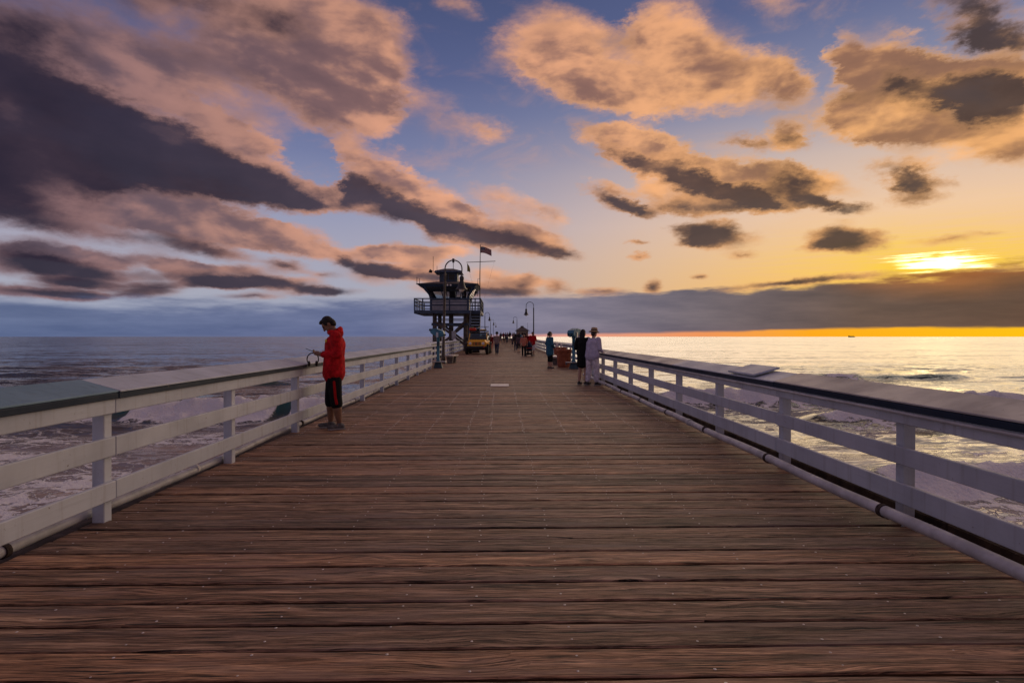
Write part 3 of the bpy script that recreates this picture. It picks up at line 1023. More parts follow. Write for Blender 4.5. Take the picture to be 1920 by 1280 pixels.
def build_pipes():
    # left: thin pale pipe outside the posts, resting at deck level
    t = thing('drain_pipe', 'thin pale pipe lying along the deck edge outside the left railing', 'pipe')
    rs = random.Random(3)
    ys_ = [-1.8, 1.9, 5.6, 10.2, 14.9, 20.2, 25.8]
    for a, b in zip(ys_[:-1], ys_[1:]):
        n_ = 8
        MB().tube([(-3.262 + .012 * math.sin(a + (b - a) * k / n_ * 1.3), a + (b - a) * k / n_, .042 + .010 * math.sin(1.7 * (a + (b - a) * k / n_))) for k in range(n_ + 1)], .040, 12).build('pipe_length', M_PIPE, t, True)
    for y in (3.35, 3.9, 6.3, 9.6, 13.0, 17.0, 22.0):
        MB().tube([(-3.262 + .012 * math.sin(y * 1.0), y - .02, .043), (-3.262 + .012 * math.sin(y), y + .02, .043)], .050, 12).build('clamp', M_RUST if y != 6.3 else M_PLATE, t, True)
    # right: grey pipe clamped inside the posts
    t = thing('water_pipe', 'grey pipe with rusty clamps running above the deck inside the right railing', 'pipe')
    ys_ = [-1.8, 3.2, 9.0, 15.1, 20.6]
    for a, b in zip(ys_[:-1], ys_[1:]):
        n_ = 10
        MB().tube([(2.905, a + (b - a) * k / n_, .128 + .008 * math.sin(2.1 * (a + (b - a) * k / n_))) for k in range(n_ + 1)], .043, 16).build('pipe_length', M_PIPE, t, True)
    for k in range(-2, 9):
        y = 4.5 + 1.935 * k - .10
        c = MB()
        c.tube([(2.905, y - .022, .128), (2.905, y + .022, .128)], .051, 14)
        c.box(2.93, 3.05, y - .014, y + .014, .065, .085)
        c.build('clamp', M_RUST, t, True)
    for y in (9.0, 15.1):
        MB().tube([(2.905, y - .05, .128), (2.905, y + .05, .128)], .052, 16).build('coupling', M_PIPE, t, True)


build_pipes()

# ------------------------------------------------------------------ street furniture
M_POLE = plain('weathered_bronze_pole', (.085, .070, .062), .55, metal=.2, var=.4, scale=12)
M_POLEDK = plain('black_iron_pole', (.020, .023, .030), .5, var=.3, scale=12)
M_SHADE = plain('dark_lamp_shade', (.035, .038, .045), .4, metal=.3, var=.3)
M_TEAL = plain('teal_enamel', (.035, .17, .27), .42, var=.3, scale=7)
M_TEALDK = plain('dark_teal_enamel', (.018, .060, .095), .5, var=.3, scale=7)
M_STEEL = plain('bare_steel', (.45, .46, .48), .38, metal=.7, var=.2)
M_TERRA = plain('terracotta_red', (.36, .10, .045), .75, var=.3, scale=5, bump=.2)
M_TERRAD = plain('dark_bin_opening', (.02, .014, .012), .8)
M_CONC = plain('pale_concrete', (.52, .49, .46), .85, var=.3, scale=11, bump=.5)
M_CONCD = plain('stained_concrete', (.16, .14, .13), .9, var=.4, scale=7, bump=.5)
M_BLUE = plain('tower_blue_paint', (.034, .062, .115), .55, var=.35, scale=3)
M_GREYW = plain('tower_grey_panel', (.40, .41, .46), .6, var=.2, scale=3)
M_PILE = plain('weathered_pile', (.10, .082, .072), .85, var=.45, scale=4, bump=.5)
M_ROOF = plain('grey_roof_shingle', (.10, .085, .085), .85, var=.35, scale=10, bump=.5)
M_BLACK = plain('black_plastic', (.012, .012, .013), .5, var=.3)
M_RUBBER = plain('tyre_rubber', (.016, .016, .017), .85, var=.3, bump=.4, scale=20)
M_YELLOW = plain('yellow_car_paint', (.95, .50, .03), .3, var=.12, scale=3)
M_RED = plain('red_plastic', (.50, .030, .018), .4, var=.2)
M_WHITE = plain('white_gloss', (.80, .78, .74), .35, var=.1)
M_LENS = plain('lamp_lens', (.75, .74, .70), .12, var=.1)
M_AMBER = plain('amber_lens', (.75, .25, .03), .2, var=.1)
M_TAN = plain('tan_wall', (.42, .34, .27), .8, var=.2, scale=2)


def glass_material(name, tint=(.85, .9, .95), dark=.12):
    m, n, b = new_mat(name)
    out = n.nodes['Material Output']
    tr = n.new('ShaderNodeBsdfTransparent')
    tr.inputs[0].default_value = tuple(v * (1 - dark) for v in tint) + (1,)
    gl = n.new('ShaderNodeBsdfGlossy')
    gl.inputs['Roughness'].default_value = .05
    fr = n.new('ShaderNodeFresnel')
    fr.inputs[0].default_value = 1.5
    mx = n.new('ShaderNodeMixShader')
    n.links.new(n.math('MULTIPLY_ADD', fr.outputs[0], .9, .04), mx.inputs[0])
    n.links.new(tr.outputs[0], mx.inputs[1])
    n.links.new(gl.outputs[0], mx.inputs[2])
    n.links.new(mx.outputs[0], out.inputs[0])
    return m


M_GLASS = glass_material('window_glass')
M_CARGLASS = glass_material('tinted_glass', (.5, .62, .66), .45)


def lamp_post(label, x, y, toward, mat, lean=0.0):
    """iron pole with a crook arm and a bell shaded lamp hanging over the deck"""
    t = thing('lamp_post', label, 'lamp post', (x, y, rise(y)), group='crook armed lamp posts along the pier')
    MB().lathe([(.16, .005), (.16, .10), (.12, .16), (.10, .5), (.082, .6), (.062, 4.80), (.070, 4.82), (.070, 4.92), (.040, 4.98)], 14).build('pole', mat, t, True)
    r = .465
    pts = [(0, 0, 4.95), (0, 0, 5.10)] + [(toward * (r - r * math.cos(a)), 0, 5.215 + r * math.sin(a)) for a in np.linspace(0, math.pi, 17)] + [(toward * 2 * r, 0, 4.80)]
    MB().tube(pts, .034, 10).build('crook_arm', mat, t, True)
    M = Matrix.Translation((toward * 2 * r, 0, 0))
    sh = MB().lathe([(.055, 4.84), (.10, 4.80), (.125, 4.74), (.125, 4.62), (.105, 4.58), (.15, 4.44), (.19, 4.28), (.25, 4.17), (.325, 4.10), (.325, 4.07), (.25, 4.09), (.20, 4.14)], 20, M).build('bell_shade', M_SHADE, t, True)
    MB().lathe([(.02, 3.94), (.09, 3.955), (.14, 4.01), (.16, 4.10), (.15, 4.18), (.02, 4.2)], 14, M).build('globe', M_LENS, sh, True)
    t.rotation_euler = (0, lean, 0)
    return t


lamp_post('tall bronze lamp post in front of the lookout tower, its lamp hanging right', -3.22, 32.5, 1, M_POLE, .022)
lamp_post('dark lamp post rising behind the people with the stroller, its lamp hanging left', 4.02, 73, -1, M_POLEDK)
lamp_post('dark lamp post just right of the tower stair, behind the yellow vehicle', -3.3, 118, 1, M_POLEDK)
lamp_post('small far lamp post second right of the tower stair', -3.2, 174, 1, M_POLEDK)
lamp_post('far lamp post standing left of the small house at the pier end', 4.0, 150, -1, M_POLEDK)
lamp_post('smallest far lamp post above the crowd near the middle of the pier', -2.9, 214, 1, M_POLEDK)


def viewer(label, x, y, yaw, pitch):
    """coin operated binocular viewer on a column with a step plate"""
    t = thing('binocular_viewer', label, 'viewer', (x, y, 0), group='coin operated viewers')
    MB().hull8([(-.20, -.20, .004), (.20, -.20, .004), (.20, .20, .004), (-.20, .20, .004)], [(-.13, -.13, .27), (.13, -.13, .27), (.13, .13, .27), (-.13, .13, .27)]).build('base', M_TEALDK, t)
    MB().box(-.36, .36, -.24, .24, .27, .315, bev=.012).build('step_plate', M_STEEL, t)
    for sx in (-.33, .33):
        MB().box(sx - .015, sx + .015, -.2, .2, .18, .268).build('plate_bracket', M_TEALDK, t)
    MB().lathe([(.10, .317), (.10, .36), (.072, .40), (.072, 1.36), (.095, 1.40), (.095, 1.47)], 16).build('column', M_TEAL, t, True)
    MB().box(-.05, .05, -.088, -.066, 1.02, 1.22, bev=.008).build('coin_box', M_TEALDK, t)
    H = Matrix.Translation((0, 0, 1.62)) @ Matrix.Rotation(yaw, 4, 'Z') @ Matrix.Rotation(pitch, 4, 'X')
    hd = MB()
    prof = [(-.30, -.10), (-.30, .06), (-.22, .15), (.12, .19), (.34, .12), (.36, -.02), (.30, -.10), (.05, -.16), (-.12, -.16)]
    b = MB().prism(prof, 'X', -.17, .17)
    hd.add([H @ Vector(v) for v in b.v], b.f)
    h = hd.build('viewer_head', M_TEAL, t)
    bv = h.modifiers.new('bevel', 'BEVEL'); bv.width = .03; bv.segments = 2
    for sx in (-.085, .085):
        MB().tube([H @ Vector((sx, .33, .05)), H @ Vector((sx, .42, .05))], .055, 12).build('front_lens', M_BLACK, h, True)
        MB().tube([H @ Vector((sx, -.29, -.01)), H @ Vector((sx, -.36, -.01))], .03, 10).build('eyepiece', M_BLACK, h, True)
    y_ = MB()
    for sx in (-.185, .185):
        b = MB().box(sx - .012, sx + .012, -.05, .05, -.2, .03)
        y_.add([Matrix.Translation((0, 0, 1.62)) @ Matrix.Rotation(yaw, 4, 'Z') @ Vector(v) for v in b.v], b.f)
    y_.build('yoke', M_STEEL, t)
    return t


viewer('teal binocular viewer beside the left railing in front of the bronze lamp post', -2.92, 27.2, R(82), R(14))
viewer('teal binocular viewer on the right with a boxy head, beside the terracotta bins', 3.26, 26.4, R(-38), R(10))


def bin_(label, x, y, s=1.0, litter=False):
    t = thing('litter_bin', label, 'bin', (x, y, 0), group='terracotta bins by the right railing')
    prof = [(.29, .004), (.30, .06), (.345, .70), (.37, .72), (.385, .74), (.385, .83), (.35, .85), (.30, .85), (.27, .80)]
    MB().lathe([(r * s, z * s) for r, z in prof], 18).build('body', M_TERRA, t)
    for k in range(3):
        z = (.18 + .18 * k) * s
        rr = (.30 + (.045) * (z / s - .06) / .64 + .006) * s
        MB().lathe([(rr, z), (rr + .008, z + .01), (rr + .008, z + .035), (rr, z + .045)], 18).build('band', M_TERRA, t)
    MB().lathe([(.26 * s, .795 * s), (.25 * s, .80 * s)], 16).build('opening', M_TERRAD, t)
    return t


bin_('terracotta litter bin standing right behind the viewer column on the right', 2.98, 27.9)
bin_('terracotta litter bin farther back behind the white bench', 3.35, 33.5)
for i, (x, y, s) in enumerate([(3.18, 33.45, 1.0), (3.42, 33.35, .85)]):
    cup = MB().lathe([(.045 * s, 0), (.06 * s, .2 * s), (.062 * s, .205 * s), (.05 * s, .21 * s)], 12).build('paper_cup', M_WHITE)
    cup.location = (x, y, .855)
    tag(cup, 'white paper cup standing left on the rim of the rear bin' if i == 0 else 'smaller white paper cup right on the rim of the rear bin', 'cup')


def bench(label, x, y, w, rz, top, leg):
    t = thing('bench', label, 'bench', (x, y, 0), rz, group='low backless benches on the pier')
    MB().box(-w / 2, w / 2, -.22, .22, .37, .46, bev=.015).build('seat', top, t)
    for sx in (-1, 1):
        c = sx * w * .27
        MB().hull8([(c - .10, -.12, .004), (c + .10, -.12, .004), (c + .10, .12, .004), (c - .10, .12, .004)],
                   [(c - .13, -.18, .368), (c + .13, -.18, .368), (c + .13, .18, .368), (c - .13, .18, .368)]).build('leg', leg, t)
    return t


bench('low concrete bench with a pale seat right of the bronze lamp post', -2.72, 32.3, 1.5, R(82), M_CONC, M_CONCD)
bench('white bench between the person in teal and the front litter bin', 2.82, 30.5, 1.4, R(85), M_WHITE, M_CONCD)


# ------------------------------------------------------------------ lookout tower
def lookout_tower():
    Y0, Y1 = 58.0, 63.6
    XL, XR = -6.60, -3.55
    t = thing('lookout_tower', 'dark blue lifeguard lookout tower on timber legs beside the left railing', 'tower', (0, 0, 0))
    for x in (XL, XR):
        for y in (Y0 + .3, Y1 - .5):
            MB().tube([(x, y, SEA - 1.5), (x * 1.0, y, 3.68)], [.26, .21], 12).build('leg', M_PILE, t, True)
    for x in (-5.1,):
        MB().box(x - .22, x + .22, Y0 + 1.6, Y0 + 2.0, SEA, 3.69).build('leg', M_PILE, t)
    for (a, b) in (((XL, Y0 + .06, 3.0), (XR + .3, Y0 + .06, .35)), ((XR, Y0 - .02, 3.0), (XL + .7, Y0 - .02, .6)),
                   ((XL, Y1 - .3, 3.0), (XR, Y1 - .3, .6)), ((XR, Y1 - .2, 3.0), (XL, Y1 - .2, .6))):
        MB().bar(a, b, .10, .22).build('brace', M_PILE, t)
    for y in (Y0 + .16, Y1 - .6):
        MB().box(XL - .3, XR + .3, y - .08, y + .08, 2.55, 2.80).build('cross_beam', M_BLUE, t)
        MB().box(XL - .1, XR + .1, y - .03, y + .03, 3.14, 3.22).build('cross_beam', M_BLUE, t)
    # platform and its guard rail
    PX0, PX1, PY0, PY1 = -8.5, -1.96, 57.2, 64.6
    MB().box(PX0, PX1, PY0, PY1, 3.69, 4.02, bev=.03).build('platform', M_BLUE, t)
    rail = MB().box(PX0, PX1, PY0 + .02, PY0 + .10, 5.10, 5.20)
    for z in (4.45, 4.78):
        rail.box(PX0, PX1, PY0 + .03, PY0 + .08, z, z + .07)
    rail.build('guard_rail', M_BLUE, t)
    b = MB()
    for z in (4.45, 4.78, 5.12):
        b.box(PX0, PX1, PY1 - .09, PY1 - .03, z, z + .07)
    b.build('guard_rail', M_BLUE, t)
    for x in (PX0 + .04, PX1 - .04):
        b = MB()
        for z in (4.45, 4.78, 5.12):
            b.box(x - .03, x + .03, PY0 + .11, PY1 - .11, z, z + .07)
        b.build('guard_rail', M_BLUE, t)
    for x in (PX0 + .05, PX0 + .85, PX0 + 1.6, -3.2, -2.55, PX1 - .05):
        for y in (PY0 + .06, PY1 - .06):
            MB().box(x - .055, x + .055, y - .062, y + .062, 4.021, 5.095).build('guard_post', M_BLUE, t)
    for k in range(1, 6):
        for x in (PX0 + .04, PX1 - .04):
            yy = PY0 + (PY1 - PY0) * k / 6
            MB().box(x - .045, x + .045, yy - .045, yy + .045, 4.021, 5.12).build('guard_post', M_BLUE, t)
    # cabin: straight lower wall, flared glazing above
    CX0, CX1, CY0, CY1 = -6.95, -3.35, 58.5, 63.2
    wall = MB()
    zt = 5.12
    for (x0, x1, y0, y1) in ((CX0, CX1, CY0, CY0 + .1), (CX0, CX1, CY1 - .1, CY1), (CX0, CX0 + .1, CY0 + .1, CY1 - .1), (CX1 - .1, CX1, CY0 + .1, CY1 - .1)):
        wall.box(x0, x1, y0, y1, 4.021, zt)
    w_ = wall.build('cabin_wall', M_GREYW, t)
    for x in np.linspace(CX0 + .0, CX1 - .0, 3):
        MB().box(x - .06, x + .06, CY0 - .03, CY0 - .001, 4.03, zt).build('wall_batten', M_BLUE, w_)
    MB().box(CX0 - .05, CX1 + .05, CY0 - .06, CY0 - .001, zt - .55, zt - .47).build('wall_batten', M_BLUE, w_)
    F_ = .66
    z2 = 6.34
    bot = [Vector((CX0, CY0, zt)), Vector((CX1, CY0, zt)), Vector((CX1, CY1, zt)), Vector((CX0, CY1, zt))]
    top = [Vector((CX0 - F_, CY0 - F_, z2)), Vector((CX1 + F_, CY0 - F_, z2)), Vector((CX1 + F_, CY1 + F_, z2)), Vector((CX0 - F_, CY1 + F_, z2))]
    for i in range(4):
        j = (i + 1) % 4
        # curved corner post
        mid = (bot[i] * .62 + top[i] * .38) - Vector((0, 0, -.06)) + Vector(((.10 if i in (0, 3) else -.10), (.10 if i in (0, 1) else -.10), 0))
        MB().tube([bot[i], mid, top[i]], [.15, .12, .17], 8).build('corner_post', M_BLUE, t)
        n_ = 3
        for k in range(n_):
            a0, a1 = k / n_, (k + 1) / n_
            p = [bot[i].lerp(bot[j], a0), bot[i].lerp(bot[j], a1), top[i].lerp(top[j], a1), top[i].lerp(top[j], a0)]
            nrm = (p[1] - p[0]).cross(p[3] - p[0]).normalized() * .012
            MB().hull8([q - nrm for q in p], [q + nrm for q in p]).build('window_pane', M_GLASS, t)
            if k:
                MB().tube([bot[i].lerp(bot[j], a0), top[i].lerp(top[j], a0)], .045, 6).build('mullion', M_BLUE, t)
        MB().bar(bot[i] + Vector((0, 0, .02)), bot[j] + Vector((0, 0, .02)), .14, .10).build('window_sill', M_BLUE, t)
    # what stands inside shows against the sky behind
    ins = MB()
    ins.box(-5.35, -4.75, 60.4, 61.2, 4.03, 6.1)
    ins.build('inner_partition', M_BLACK, t)
    MB().box(-4.0, -3.55, 59.4, 59.8, 5.15, 6.05).build('cabinet', M_BLACK, t)
    MB().box(-4.75, -4.1, 59.2, 59.6, 5.13, 5.45).build('console', M_BLACK, t)
    MB().box(CX0 + .1, CX1 - .1, CY0 + .1, CY1 - .1, 4.022, 4.06).build('cabin_floor', M_BLACK, t)
    # roof with deep fascia
    EX0, EX1, EY0, EY1 = -8.28, -2.32, 57.5, 64.5
    roof = MB()
    roof.hull8([(EX0 + .3, EY0 + .25, 6.345), (EX1 - .3, EY0 + .25, 6.345), (EX1 - .3, EY1 - .25, 6.345), (EX0 + .3, EY1 - .25, 6.345)],
               [(EX0, EY0, 6.62), (EX1, EY0, 6.62), (EX1, EY1, 6.62), (EX0, EY1, 6.62)])
    rf = roof.build('roof_fascia', M_BLUE, t)
    MB().hull8([(EX0 - .08, EY0 - .08, 6.623), (EX1 + .08, EY0 - .08, 6.623), (EX1 + .08, EY1 + .08, 6.623), (EX0 - .08, EY1 + .08, 6.623)],
               [(-6.5, 59.2, 6.98), (-4.1, 59.2, 6.98), (-4.1, 62.4, 6.98), (-6.5, 62.4, 6.98)]).build('roof', M_ROOF, t)
    # cupola
    cup = MB().box(-6.25, -4.45, 59.5, 61.6, 6.981, 7.92).build('cupola', M_BLUE, t)
    MB().box(-5.55, -4.75, 59.44, 59.497, 7.2, 7.75).build('cupola_window', M_BLACK, cup)
    for x in (-6.2, -5.35, -4.5):
        MB().box(x - .05, x + .05, 59.42, 59.49, 6.99, 7.92).build('wall_batten', M_BLUE, cup)
    MB().hull8([(-6.75, 59.0, 7.925), (-3.95, 59.0, 7.925), (-3.95, 62.1, 7.925), (-6.75, 62.1, 7.925)],
               [(-6.65, 59.1, 8.10), (-4.05, 59.1, 8.10), (-4.05, 62.0, 8.10), (-6.65, 62.0, 8.10)]).build('cupola_eave', M_BLUE, t)
    MB().hull8([(-6.6, 59.15, 8.102), (-4.1, 59.15, 8.102), (-4.1, 61.95, 8.102), (-6.6, 61.95, 8.102)],
               [(-5.8, 60, 8.38), (-4.9, 60, 8.38), (-4.9, 61, 8.38), (-5.8, 61, 8.38)]).build('cupola_roof', M_ROOF, t)
    # antennas, horn and floodlights
    for (x, y, z0, z1, r) in ((-6.85, 59.2, 7.9, 9.5, .022), (-6.5, 59.5, 8.1, 8.6, .02), (-4.9, 60, 8.3, 9.35, .03), (-8.2, 57.2, 6.5, 7.25, .03), (-7.95, 57.2, 6.5, 7.1, .025)):
        MB().tube([(x, y, z0), (x, y, z1)], r, 6).build('antenna', M_BLACK, t)
    MB().tube([(-6.95, 59.1, 7.95), (-7.2, 59.0, 8.05)], [.12, .2], 10).build('horn', M_BLACK, t)
    MB().box(-5.0, -4.78, 59.9, 60.1, 9.0, 9.4).build('weather_sensor', M_BLACK, t)
    for x in (-5.55, -5.25, -4.95):
        MB().lathe([(.05, 0), (.09, .03), (.09, .07), (.03, .1)], 10, Matrix.Translation((x, 57.45, 6.48)) @ Matrix.Rotation(R(90), 4, 'X')).build('floodlight', M_LENS, t)
    # stair down to the deck
    st = MB()
    for sx in (-2.95, -2.02):
        st.bar((sx, 57.0, 3.85), (sx, 53.2, .10), .06, .34)
    sp = st.build('stair_stringer', M_BLUE, t)
    for k in range(13):
        a = (k + .5) / 13
        MB().box(-2.915, -2.055, 57.0 - 3.8 * a - .14, 57.0 - 3.8 * a + .14, 3.80 - 3.72 * a - .03, 3.80 - 3.72 * a + .02).build('tread', M_BLUE, t)
        MB().box(-2.915, -2.055, 57.0 - 3.8 * a + .10, 57.0 - 3.8 * a + .13, 3.80 - 3.72 * a - .24, 3.80 - 3.72 * a - .032).build('riser', M_BLACK, t)
    for sx in (-2.97, -2.0):
        MB().tube([(sx, 57.1, 4.95), (sx, 53.2, 1.15), (sx, 53.2, .02)], .03, 6).build('stair_handrail', M_BLUE, t)
    # gauge box under the platform
    MB().box(-4.9, -4.5, 57.9, 58.1, 1.2, 2.0).build('meter_box', M_GREYW, t)
    return t


lookout_tower()


def flag_material():
    """stars and stripes on cloth, laid out over the sheet's own width and drop"""
    m, n, b = new_mat('striped_flag_cloth')
    uv = n.new('ShaderNodeUVMap').outputs[0]
    sep = n.new('ShaderNodeSeparateXYZ')
    n.links.new(uv, sep.inputs[0])
    u, v = sep.outputs[0], sep.outputs[1]
    s = n.math('FRACT', n.math('MULTIPLY', v, 6.5))
    c = n.mix(n.math('LESS_THAN', s, .5), (.36, .33, .32, 1), (.24, .016, .022, 1))
    canton = n.math('MULTIPLY', n.math('LESS_THAN', u, .40), n.math('GREATER_THAN', v, 6 / 13))
    vor = n.new('ShaderNodeTexVoronoi', voronoi_dimensions='2D')
    vor.inputs['Randomness'].default_value = 0
    n.links.new(n.mapping(uv, scale=(15, 11, 1)), vor.inputs['Vector']); vor.inputs['Scale'].default_value = 1
    blue = n.mix(n.smooth(vor.outputs['Distance'], .3, .22), (.012, .018, .07, 1), (.6, .6, .6, 1))
    n.links.new(n.mix(canton, c, blue), b.inputs['Base Color'])
    b.inputs['Roughness'].default_value = .85
    return m


def cloth_sheet(name, w, h, amp, droop, mat, seed=1, thick=.012, shape=None):
    nu, nv = 18, 10
    rs = random.Random(seed)
    ph = rs.random() * 6
    vs, fs, uvs = [], [], []
    for side in (1, -1):
        for i in range(nu + 1):
            for j in range(nv + 1):
                u, v = i / nu, j / nv
                hh = h * (1 if shape is None else 1 - shape * u)
                z = -h / 2 + (v - .5) * hh - droop * u * u + .05 * h * math.sin(u * 5 + ph) * u
                y = amp * math.sin(u * 7.5 + ph + v * .8) * (.2 + u) + side * thick / 2
                vs.append((u * w, y, z)); uvs.append((u, v))
    K = (nu + 1) * (nv + 1)
    for i in range(nu):
        for j in range(nv):
            a, b, c, d = i * (nv + 1) + j, (i + 1) * (nv + 1) + j, (i + 1) * (nv + 1) + j + 1, i * (nv + 1) + j + 1
            fs.append((a, d, c, b)); fs.append((K + a, K + b, K + c, K + d))
    edge = [(i, 0) for i in range(nu)] + [(nu, j) for j in range(nv)] + [(nu - i, nv) for i in range(nu)] + [(0, nv - j) for j in range(nv)]
    ids = [i * (nv + 1) + j for i, j in edge]
    for k in range(len(ids)):
        a, b = ids[k], ids[(k + 1) % len(ids)]
        fs.append((a, b, K + b, K + a))
    me = bpy.data.meshes.new(name)
    me.from_pydata(vs, [], fs)
    ul = me.uv_layers.new(name='UVMap')
    for l in me.loops:
        ul.data[l.index].uv = uvs[l.vertex_index]
    me.materials.append(mat)
    me.polygons.foreach_set('use_smooth', [True] * len(me.polygons))
    return me


fp = thing('flagpole', 'tall thin flagpole with a crossbar at the right corner of the lookout tower', 'flagpole', (-2.1, 57.6, 0))
MB().tube([(0, 0, 4.03), (0, 0, 7.4), (.05, 0, 10.35)], [.055, .045, .028], 8).build('pole', M_POLE, fp, True)
MB().tube([(-1.32, 0, 8.72), (1.52, 0, 8.84)], [.03, .03], 8).build('yardarm', M_POLE, fp, True)
MB().tube([(-.24, 0, 5.4), (-.20, 0, 7.1), (0, 0, 7.15)], .022, 6).build('bracket', M_POLE, fp, True)
MB().lathe([(.005, 10.34), (.05, 10.37), (.05, 10.42), (.005, 10.45)], 8, Matrix.Translation((.05, 0, 0))).build('finial', M_POLE, fp, True)
for sx in (-1.25, 1.4):
    MB().tube([(sx, 0, 8.75), (sx * .3, 0, 5.2)], .006, 4).build('halyard', M_POLEDK, fp)
fl = bpy.data.objects.new('flag', cloth_sheet('flag', 1.10, .60, .07, .36, flag_material(), 3))
link(fl); fl.location = (-2.03, 57.6, 10.26); fl.rotation_euler = (0, 0, R(-14))
tag(fl, 'striped national flag flying from the top of the flagpole', 'flag')
M_PEN = plain('yellow_green_cloth', (.22, .20, .05), .9, var=.3)
pn = bpy.data.objects.new('pennant', cloth_sheet('pennant', .34, .80, .05, .42, M_PEN, 9, shape=.55))
link(pn); pn.location = (-3.34, 57.6, 8.62); pn.rotation_euler = (0, 0, R(-20))
tag(pn, 'small yellow green pennant hanging under the flagpole crossbar', 'flag')


# ------------------------------------------------------------------ yellow off-road vehicle
def offroad_vehicle():
    t = thing('offroad_vehicle', 'yellow open-fendered lifeguard off-road vehicle parked facing the camera below the tower', 'car', (-2.02, 47.6, 0), R(-3))
    # local: front at y = 0 facing -y, length 4.1 along +y
    b = MB()
    b.hull8([(-.78, .28, .62), (.78, .28, .62), (.78, 4.0, .62), (-.78, 4.0, .62)], [(-.80, .26, 1.02), (.80, .26, 1.02), (.80, 4.0, 1.12), (-.80, 4.0, 1.12)])
    body = b.build('body', M_YELLOW, t)
    bv = body.modifiers.new('bevel', 'BEVEL'); bv.width = .04; bv.segments = 2
    h = MB().hull8([(-.70, .25, 1.022), (.70, .25, 1.022), (.78, 1.42, 1.03), (-.78, 1.42, 1.03)], [(-.62, .30, 1.13), (.62, .30, 1.13), (.70, 1.42, 1.22), (-.70, 1.42, 1.22)]).build('hood', M_YELLOW, t)
    bv = h.modifiers.new('bevel', 'BEVEL'); bv.width = .035; bv.segments = 2
    for sx in (-.52, .52):
        MB().box(sx - .02, sx + .02, .34, .42, 1.06, 1.17).build('hood_latch', M_BLACK, h)
    g = MB().hull8([(-.66, .19, .66), (.66, .19, .66), (.66, .258, .66), (-.66, .258, .66)], [(-.70, .21, 1.10), (.70, .21, 1.10), (.70, .248, 1.10), (-.70, .248, 1.10)]).build('grille', M_YELLOW, t)
    for k in range(7):
        x = (k - 3) * .098
        MB().box(x - .030, x + .030, .170, .186, .74, 1.02, bev=.006).build('grille_slot', M_RED if k % 3 == 1 else M_BLACK, g)
    for sx in (-1, 1):
        hl = MB().lathe([(.115, 0), (.115, .03), (.06, .05), (.01, .055)], 18, Matrix.Translation((sx * .53, .185, .90)) @ Matrix.Rotation(R(90), 4, 'X')).build('headlight', M_LENS, t, True)
        MB().lathe([(.045, 0), (.045, .03), (.01, .04)], 12, Matrix.Translation((sx * .53, .180, .72)) @ Matrix.Rotation(R(90), 4, 'X')).build('turn_signal', M_AMBER, t, True)
        # flat flared fenders
        f = MB().prism([(.16, .84), (.16, .90), (.34, .99), (.98, .99), (1.22, .80), (1.16, .76), (.94, .93), (.38, .93), (.22, .84)], 'X', sx * .72, sx * .985).build('fender', M_BLACK if sx < 0 else M_YELLOW, t)
        MB().prism([(2.72, .76), (2.80, .92), (3.05, 1.0), (3.60, 1.0), (3.84, .82), (3.80, .76), (3.56, .93), (3.07, .93)], 'X', sx * .79, sx * .985).build('fender', M_BLACK, t)
        for wy in (.66, 3.32):
            Mw = Matrix.Translation((sx * .83, wy, .425)) @ Matrix.Rotation(R(90) * sx, 4, 'Y')
            w = MB().lathe([(.23, -.12), (.36, -.135), (.41, -.11), (.425, -.06), (.425, .06), (.41, .11), (.36, .135), (.23, .12)], 26, Mw).build('tyre', M_RUBBER, t, True)
            MB().lathe([(.24, .06), (.235, .11), (.20, .10), (.17, .07), (.07, .085), (.06, .12), (.01, .12)], 18, Mw).build('rim', M_STEEL, w, True)
        # doors, windows, mirror
        d = MB().box(sx * .785, sx * .825, 1.48, 2.50, .66, 1.16, bev=.015).build('door', M_YELLOW, t)
        MB().box(sx * .826, sx * .85, 2.28, 2.42, 1.02, 1.05).build('door_handle', M_BLACK, d)
        MB().hull8([(sx * .76, 1.54, 1.17), (sx * .78, 1.54, 1.17), (sx * .78, 2.50, 1.17), (sx * .76, 2.50, 1.17)], [(sx * .69, 1.74, 1.70), (sx * .71, 1.74, 1.70), (sx * .71, 2.50, 1.70), (sx * .69, 2.50, 1.70)]).build('side_window', M_CARGLASS, t)
        MB().hull8([(sx * .76, 2.6, 1.17), (sx * .78, 2.6, 1.17), (sx * .78, 3.9, 1.17), (sx * .76, 3.9, 1.17)], [(sx * .69, 2.6, 1.70), (sx * .71, 2.6, 1.70), (sx * .71, 3.85, 1.70), (sx * .69, 3.85, 1.70)]).build('side_window', M_CARGLASS, t)
        m = MB().box(sx * .86, sx * 1.04, 1.42, 1.50, 1.16, 1.38, bev=.02).build('mirror', M_BLACK, t)
        MB().bar((sx * .80, 1.5, 1.14), (sx * .92, 1.46, 1.22), .03, .03).build('mirror_arm', M_BLACK, m)
        MB().hull8([(sx * .74, 1.42, 1.2), (sx * .80, 1.42, 1.2), (sx * .80, 1.50, 1.2), (sx * .74, 1.50, 1.2)], [(sx * .67, 1.66, 1.74), (sx * .73, 1.66, 1.74), (sx * .73, 1.74, 1.74), (sx * .67, 1.74, 1.74)]).build('windscreen_pillar', M_YELLOW, t)
        MB().box(sx * .71, sx * .77, 2.51, 2.59, 1.13, 1.73).build('roof_pillar', M_BLACK, t)
        MB().box(sx * .70, sx * .77, 3.90, 3.98, 1.13, 1.73).build('roof_pillar', M_BLACK, t)
    MB().hull8([(-.73, 1.425, 1.225), (.73, 1.425, 1.225), (.73, 1.445, 1.225), (-.73, 1.445, 1.225)], [(-.66, 1.665, 1.73), (.66, 1.665, 1.73), (.66, 1.685, 1.73), (-.66, 1.685, 1.73)]).build('windscreen', M_CARGLASS, t)
